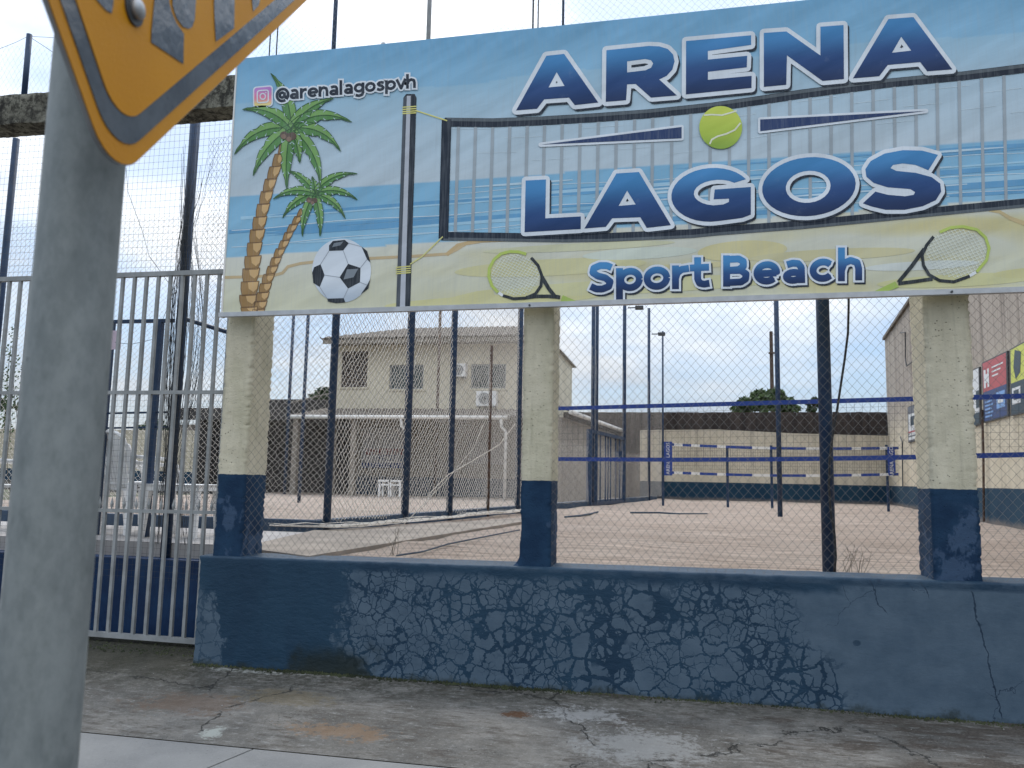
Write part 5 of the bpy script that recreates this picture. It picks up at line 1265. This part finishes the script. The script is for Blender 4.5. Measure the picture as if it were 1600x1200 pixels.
# stools in the annexe
def stool(x, label):
    p = onZ(x, 772, .90); p = Vector((p.x*.97, 23.2, .9)) if False else onY(x, 771, 24.0); z0 = .9
    t = thing('plastic_stool', label, 'stool', (p.x, 24, z0)); m = M['whiteplastic']
    b = MB(); b.box((p.x-.2, 23.8, z0+.46), (p.x+.2, 24.2, z0+.52)); b.build('seat', m, t)
    for sx_, sy_ in ((-1, -1), (1, -1), (-1, 1), (1, 1)): b = MB(); b.box((p.x+sx_*.16-.03, 24.0+sy_*.16-.03, z0), (p.x+sx_*.16+.03, 24.0+sy_*.16+.03, z0+.46)); b.build('leg', m, t)
    b = MB(); b.box((p.x-.13, 23.82, z0+.34), (p.x+.13, 23.84, z0+.39)); b.build('stretcher', m, t)
    return t
stool(603, 'white plastic stool under the faded banner, left of the white downpipe'); stool(620, 'white plastic stool directly beside the white downpipe')
# annexe side seen beyond the middle column
S0, S1 = dv(868, 640), dv(978, 677)
SA, SB = (-3.35, 22.6), (-2.25, 33.0)
sv = lambda x, y: onV(x, y, SA, SB)
sw = thing('side_annexe', 'low grey annexe side with white eave pipe beyond the middle column', 'annexe', (SA[0], SA[1], .8))
p, q = sv(878, 700), sv(990, 700); zg = sv(885, 646).z
b = MB(); b.hexa([(p.x, p.y, .8), (q.x, q.y, .8), (q.x-.2, q.y, .8), (p.x-.2, p.y, .8)], [(p.x, p.y, zg-.15), (q.x, q.y, zg-.15), (q.x-.2, q.y, zg-.15), (p.x-.2, p.y, zg-.15)]); b.build('wall', M['annexwall'], sw)
b = MB(); b.tube([Vector((p.x+.25, p.y, zg)), Vector((q.x+.25, q.y, zg))], .075, 8); b.build('eave_pipe', M['whitepipe'], sw, smooth=True)
b = MB(); b.hexa([(p.x+.2, p.y, zg+.02), (q.x+.2, q.y, zg+.02), (q.x-1, q.y, zg+.5), (p.x-1, p.y, zg+.5)], [(p.x+.2, p.y, zg+.06), (q.x+.2, q.y, zg+.06), (q.x-1, q.y, zg+.54), (p.x-1, p.y, zg+.54)]); b.build('roof', M['roof'], sw)
b = MB(); b.tube([Vector((hx1+.06, YH-.05, zf-.5)), Vector((hx1+.06, YH-.05, ze))], .05, 6); b.build('corner_downpipe', M['whitepipe'], house)
# left court end wall and things beyond
YL = 34.0; b = MB(); p = onY(-420, 660, YL); q = onY(540, 670, YL); zl = onY(250, 672, YL).z
b.box((p.x, YL, .5), (q.x, YL+.2, zl)); tag(b.build('court_end_wall', M['court']), 'beige wall with blue base closing the far end of the left court, seen through the gate', 'wall')
b = MB(); p, q = onY(288, 667, YL+2), onY(352, 667, YL+2); b.hexa([(p.x-1, YL+1, zl-.5), (q.x, YL+1, zl-.5), (q.x, YL+4, zl-.5), (p.x-1, YL+4, zl-.5)], [(p.x, YL+1.2, p.z+.05), (q.x, YL+1.2, q.z+.1), (q.x, YL+3, q.z+.2), (p.x+.4, YL+3, p.z+.2)]); tag(b.build('low_roof', M['roof']), 'low dark tiled roof beyond the left court wall', 'roof')
def far_tree(name, pxs, Y, n, size, m, label, seed):
    bl = []
    for (x, y, rpx) in pxs: q = onY(x, y, Y); r_ = rpx*Y/F; bl.append(((q.x, Y+random.uniform(-.4, .4), q.z), (r_, r_, r_*.8)))
    c_ = bl[0][0]; return foliage(name, bl, n, size, m, label, 'tree', seed=seed, trunk=[(c_[0], Y, -.3), (c_[0]+.1, Y, c_[2]*.45), (c_[0], Y, c_[2]-.2)])
far_tree('tree', [(1195, 630, 27), (1165, 634, 20), (1228, 632, 21), (1185, 620, 17), (1212, 617, 16), (1244, 638, 10), (1150, 640, 12)], 40, 9000, .13, 'leaf', 'round green tree rising above the far wall of the right court', 3)
far_tree('tree', [(1272, 626, 7), (1262, 631, 6), (1280, 632, 6), (1250, 629, 4), (1268, 640, 9)], 36, 1300, .09, 'leafdark', 'small dark shrubby tree right of the round green tree', 4)
far_tree('tree', [(497, 620, 22), (520, 632, 22), (478, 634, 18), (450, 640, 20), (430, 638, 14), (508, 612, 13)], 33, 7000, .12, 'leafdark', 'green tree to the left of the house behind the annexe', 5)
far_tree('tree', [(242, 668, 20), (225, 672, 14), (258, 672, 12), (248, 660, 12)], 40, 2600, .13, 'leafdark', 'dark tree clump beyond the left court wall seen through the gate', 6)
far_tree('tree', [(10, 632, 18), (35, 636, 18), (-20, 630, 20), (60, 640, 14), (-60, 630, 24)], 36, 4000, .11, 'leafdark', 'green tree at the far left above the court wall', 7)
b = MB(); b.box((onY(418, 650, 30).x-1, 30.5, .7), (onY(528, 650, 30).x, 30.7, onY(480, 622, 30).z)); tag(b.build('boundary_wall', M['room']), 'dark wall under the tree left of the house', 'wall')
cord([(452, 630), (527, 612)], 29, .035, 'pale roof edge pipe left of the house', m='annexwall')

# ------------------------------------------------------------------ SMALL GROWTH
def twigs(x, y, n, h_, lab, seed):
    rnd = random.Random(seed); base = onZ(x, y, .90); b = MB()
    for k in range(n):
        a = rnd.uniform(-.5, .5); L_ = h_*rnd.uniform(.5, 1); p = Vector((base.x+rnd.uniform(-.03, .03), 6.42+rnd.uniform(0, .3), .88)); q = p+Vector((a*L_, 0, L_)); b.tube([p, p.lerp(q, .5)+Vector((rnd.uniform(-.02, .02), 0, 0)), q], [.0022, .0018, .001], 3)
        for _ in range(3): m_ = p.lerp(q, rnd.uniform(.4, .9)); b.tube([m_, m_+Vector((rnd.uniform(-.06, .06), 0, rnd.uniform(.01, .06)))], .001, 3)
    tag(b.build('dry_weed', M['dry']), lab, 'weed')
twigs(1335, 900, 6, .22, 'dry leafless weed behind the wall between the thick post and right column', 2)
twigs(1362, 902, 5, .18, 'smaller dry weed next to the rightmost column', 3)
twigs(585, 872, 5, .26, 'dry weed twig behind the chain-link near the left column', 6)
random.seed(17); b = MB()
for k in range(6500):
    X = random.uniform(-3.7, 3.6); dens = .5+.5*noise.noise((X*1.3, 3, 0))
    if random.random() > dens*.9: continue
    Y = 5.79-abs(random.gauss(0, .02 + .04*max(0, noise.noise((X*2.2, 8, 0))))); z = gz(Y)+.002; s_ = random.uniform(.003, .012); a = random.random()*6
    b.add([(X-s_, Y, z-.004), (X+s_*cos(a), Y-s_, z-.002), (X+s_, Y+s_*.5, z-.004), (X, Y, z+s_*random.uniform(.5, 1.6))], [[0, 1, 3], [1, 2, 3], [2, 0, 3]])
for k in range(900):
    X = random.uniform(-6.6, -3.7); Y = random.uniform(5.95, 6.44); z = gz(Y); s_ = random.uniform(.004, .016); b.add([(X-s_, Y, z-.004), (X+s_*.4, Y-s_, z-.002), (X+s_, Y+s_*.5, z-.004), (X, Y, z+s_*.8)], [[0, 1, 3], [1, 2, 3], [2, 0, 3]])
b.build('moss_and_dirt', M['moss'], kind='stuff')
b = MB(); random.seed(8)
for k in range(260):
    X = random.uniform(-4.5, 3.2); Y = random.uniform(4.4, 5.78); s_ = random.choice((.002, .003, .003, .005)); z = gz(Y)+.012*noise.noise((X*1.3, Y*1.3, 0))
    b.add([(X-s_, Y-s_, z), (X+s_, Y-s_*.7, z), (X+s_*.8, Y+s_, z), (X-s_, Y+s_, z), (X, Y, z+s_*1.3)], [[0, 1, 4], [1, 2, 4], [2, 3, 4], [3, 0, 4]])
b.build('grit', M['grit'], kind='stuff')

# ------------------------------------------------------------------ YELLOW SIGN AND ITS POLE
AL = radians(98.27); U_ = Vector((cos(AL), sin(AL), 0)); NRM = Vector((sin(AL), -cos(AL), 0))
SC = .95/.707
Bc = Vector((-.4241, .5174, 1.7674)); HD = .475
pole_d = .70
pc = EYE + ray(112, 500)*(pole_d/ray(112, 500).dot(FW)); 
# the pole stands just behind the sign
pcx, pcy = pc.x, pc.y
b = MB(); b.tube([(pcx, pcy, -.16), (pcx, pcy, 1.0), (pcx, pcy, 2.0), (pcx, pcy, 2.95)], .0328, 40)
pole = thing('road_sign', 'yellow diamond warning sign with grey border on a galvanised pole, close at the left', 'road sign', (pcx, pcy, -.15))
b.build('pole', M['galv'], pole, smooth=True)
ctr = Bc + Vector((0, 0, HD))
def sp_(u, v, off=0): return ctr + U_*u + Vector((0, 0, v)) + NRM*off
def dia(h_, r, n=8):    # rounded diamond, half diagonal h_
    pts = []; k = h_ - r*sqrt(2)
    for (cx, cz, a0) in ((0, -k, 225), (k, 0, 315), (0, k, 45), (-k, 0, 135)): pts += [(cx+r*cos(radians(a0+90*i/n)), cz+r*sin(radians(a0+90*i/n))) for i in range(n+1)]
    return pts
def plate(pts, z0, z1, name, m, bev=False):
    b = MB(); b.hexa([sp_(u, v, z0) for u, v in pts], [sp_(u, v, z1) for u, v in pts]); return b.build(name, m, pole)
plate(dia(HD, .045), -.003, 0, 'backplate', M['alu'])
plate(dia(HD-.0015, .044), 0.0003, .0011, 'rim_band', M['signrim'])
plate(dia(HD-.019, .042), .0011, .0019, 'border_band', M['signblack'])
plate(dia(HD-.044, .036), .0019, .0027, 'face', M['signyellow'])
def onS(x, y):
    d = ray(x, y); t = (ctr-EYE).dot(NRM)/d.dot(NRM); p = EYE+d*t; r_ = p-ctr; return (r_.dot(U_), r_.z)
for q in ([(139, -6), (172, -6), (171, 0), (170, 10), (168, 21), (160, 17)], [(236, -8), (258, -8), (259, 5), (263, 20), (270, 36), (282, 53), (281, 100), (260, 86), (230, 66), (231, 45)],
          [(263, -8), (302, -8), (300, 10), (299, 30), (295, 42), (289, 45), (280, 42), (270, 28), (264, 10)], [(329, -8), (362, -8), (361, 44), (345, 56), (332, 65), (330, 30)], [(388, -8), (404, -8), (400, 8), (391, 18)]):
    pts = [onS(x, y) for x, y in q]
    a_ = sum(pts[i][0]*pts[(i+1) % len(pts)][1]-pts[(i+1) % len(pts)][0]*pts[i][1] for i in range(len(pts)))
    if a_ < 0: pts = pts[::-1]
    b = MB(); loops = [[Vector((u, v, 0)) for u, v in pts]]; tri = geometry.tessellate_polygon(loops); b.add([sp_(u, v, .0034) for u, v in pts], [list(t_) for t_ in tri]); b.build('pictogram_piece', M['signblack'], pole)
bu, bv = onS(203, 14)
b = MB(); b.tube([sp_(bu, bv, .0027), sp_(bu, bv, .0045)], .013, 20); b.build('washer', M['meshwire'], pole, smooth=False)
b = MB(); b.tube([sp_(bu, bv, .0045), sp_(bu, bv, .009), sp_(bu, bv, .011)], [.0085, .0075, .003], 16); b.build('bolt', M['alu'], pole, smooth=True)
for o in bpy.data.objects:
    if '_o' in o: del o['_o']
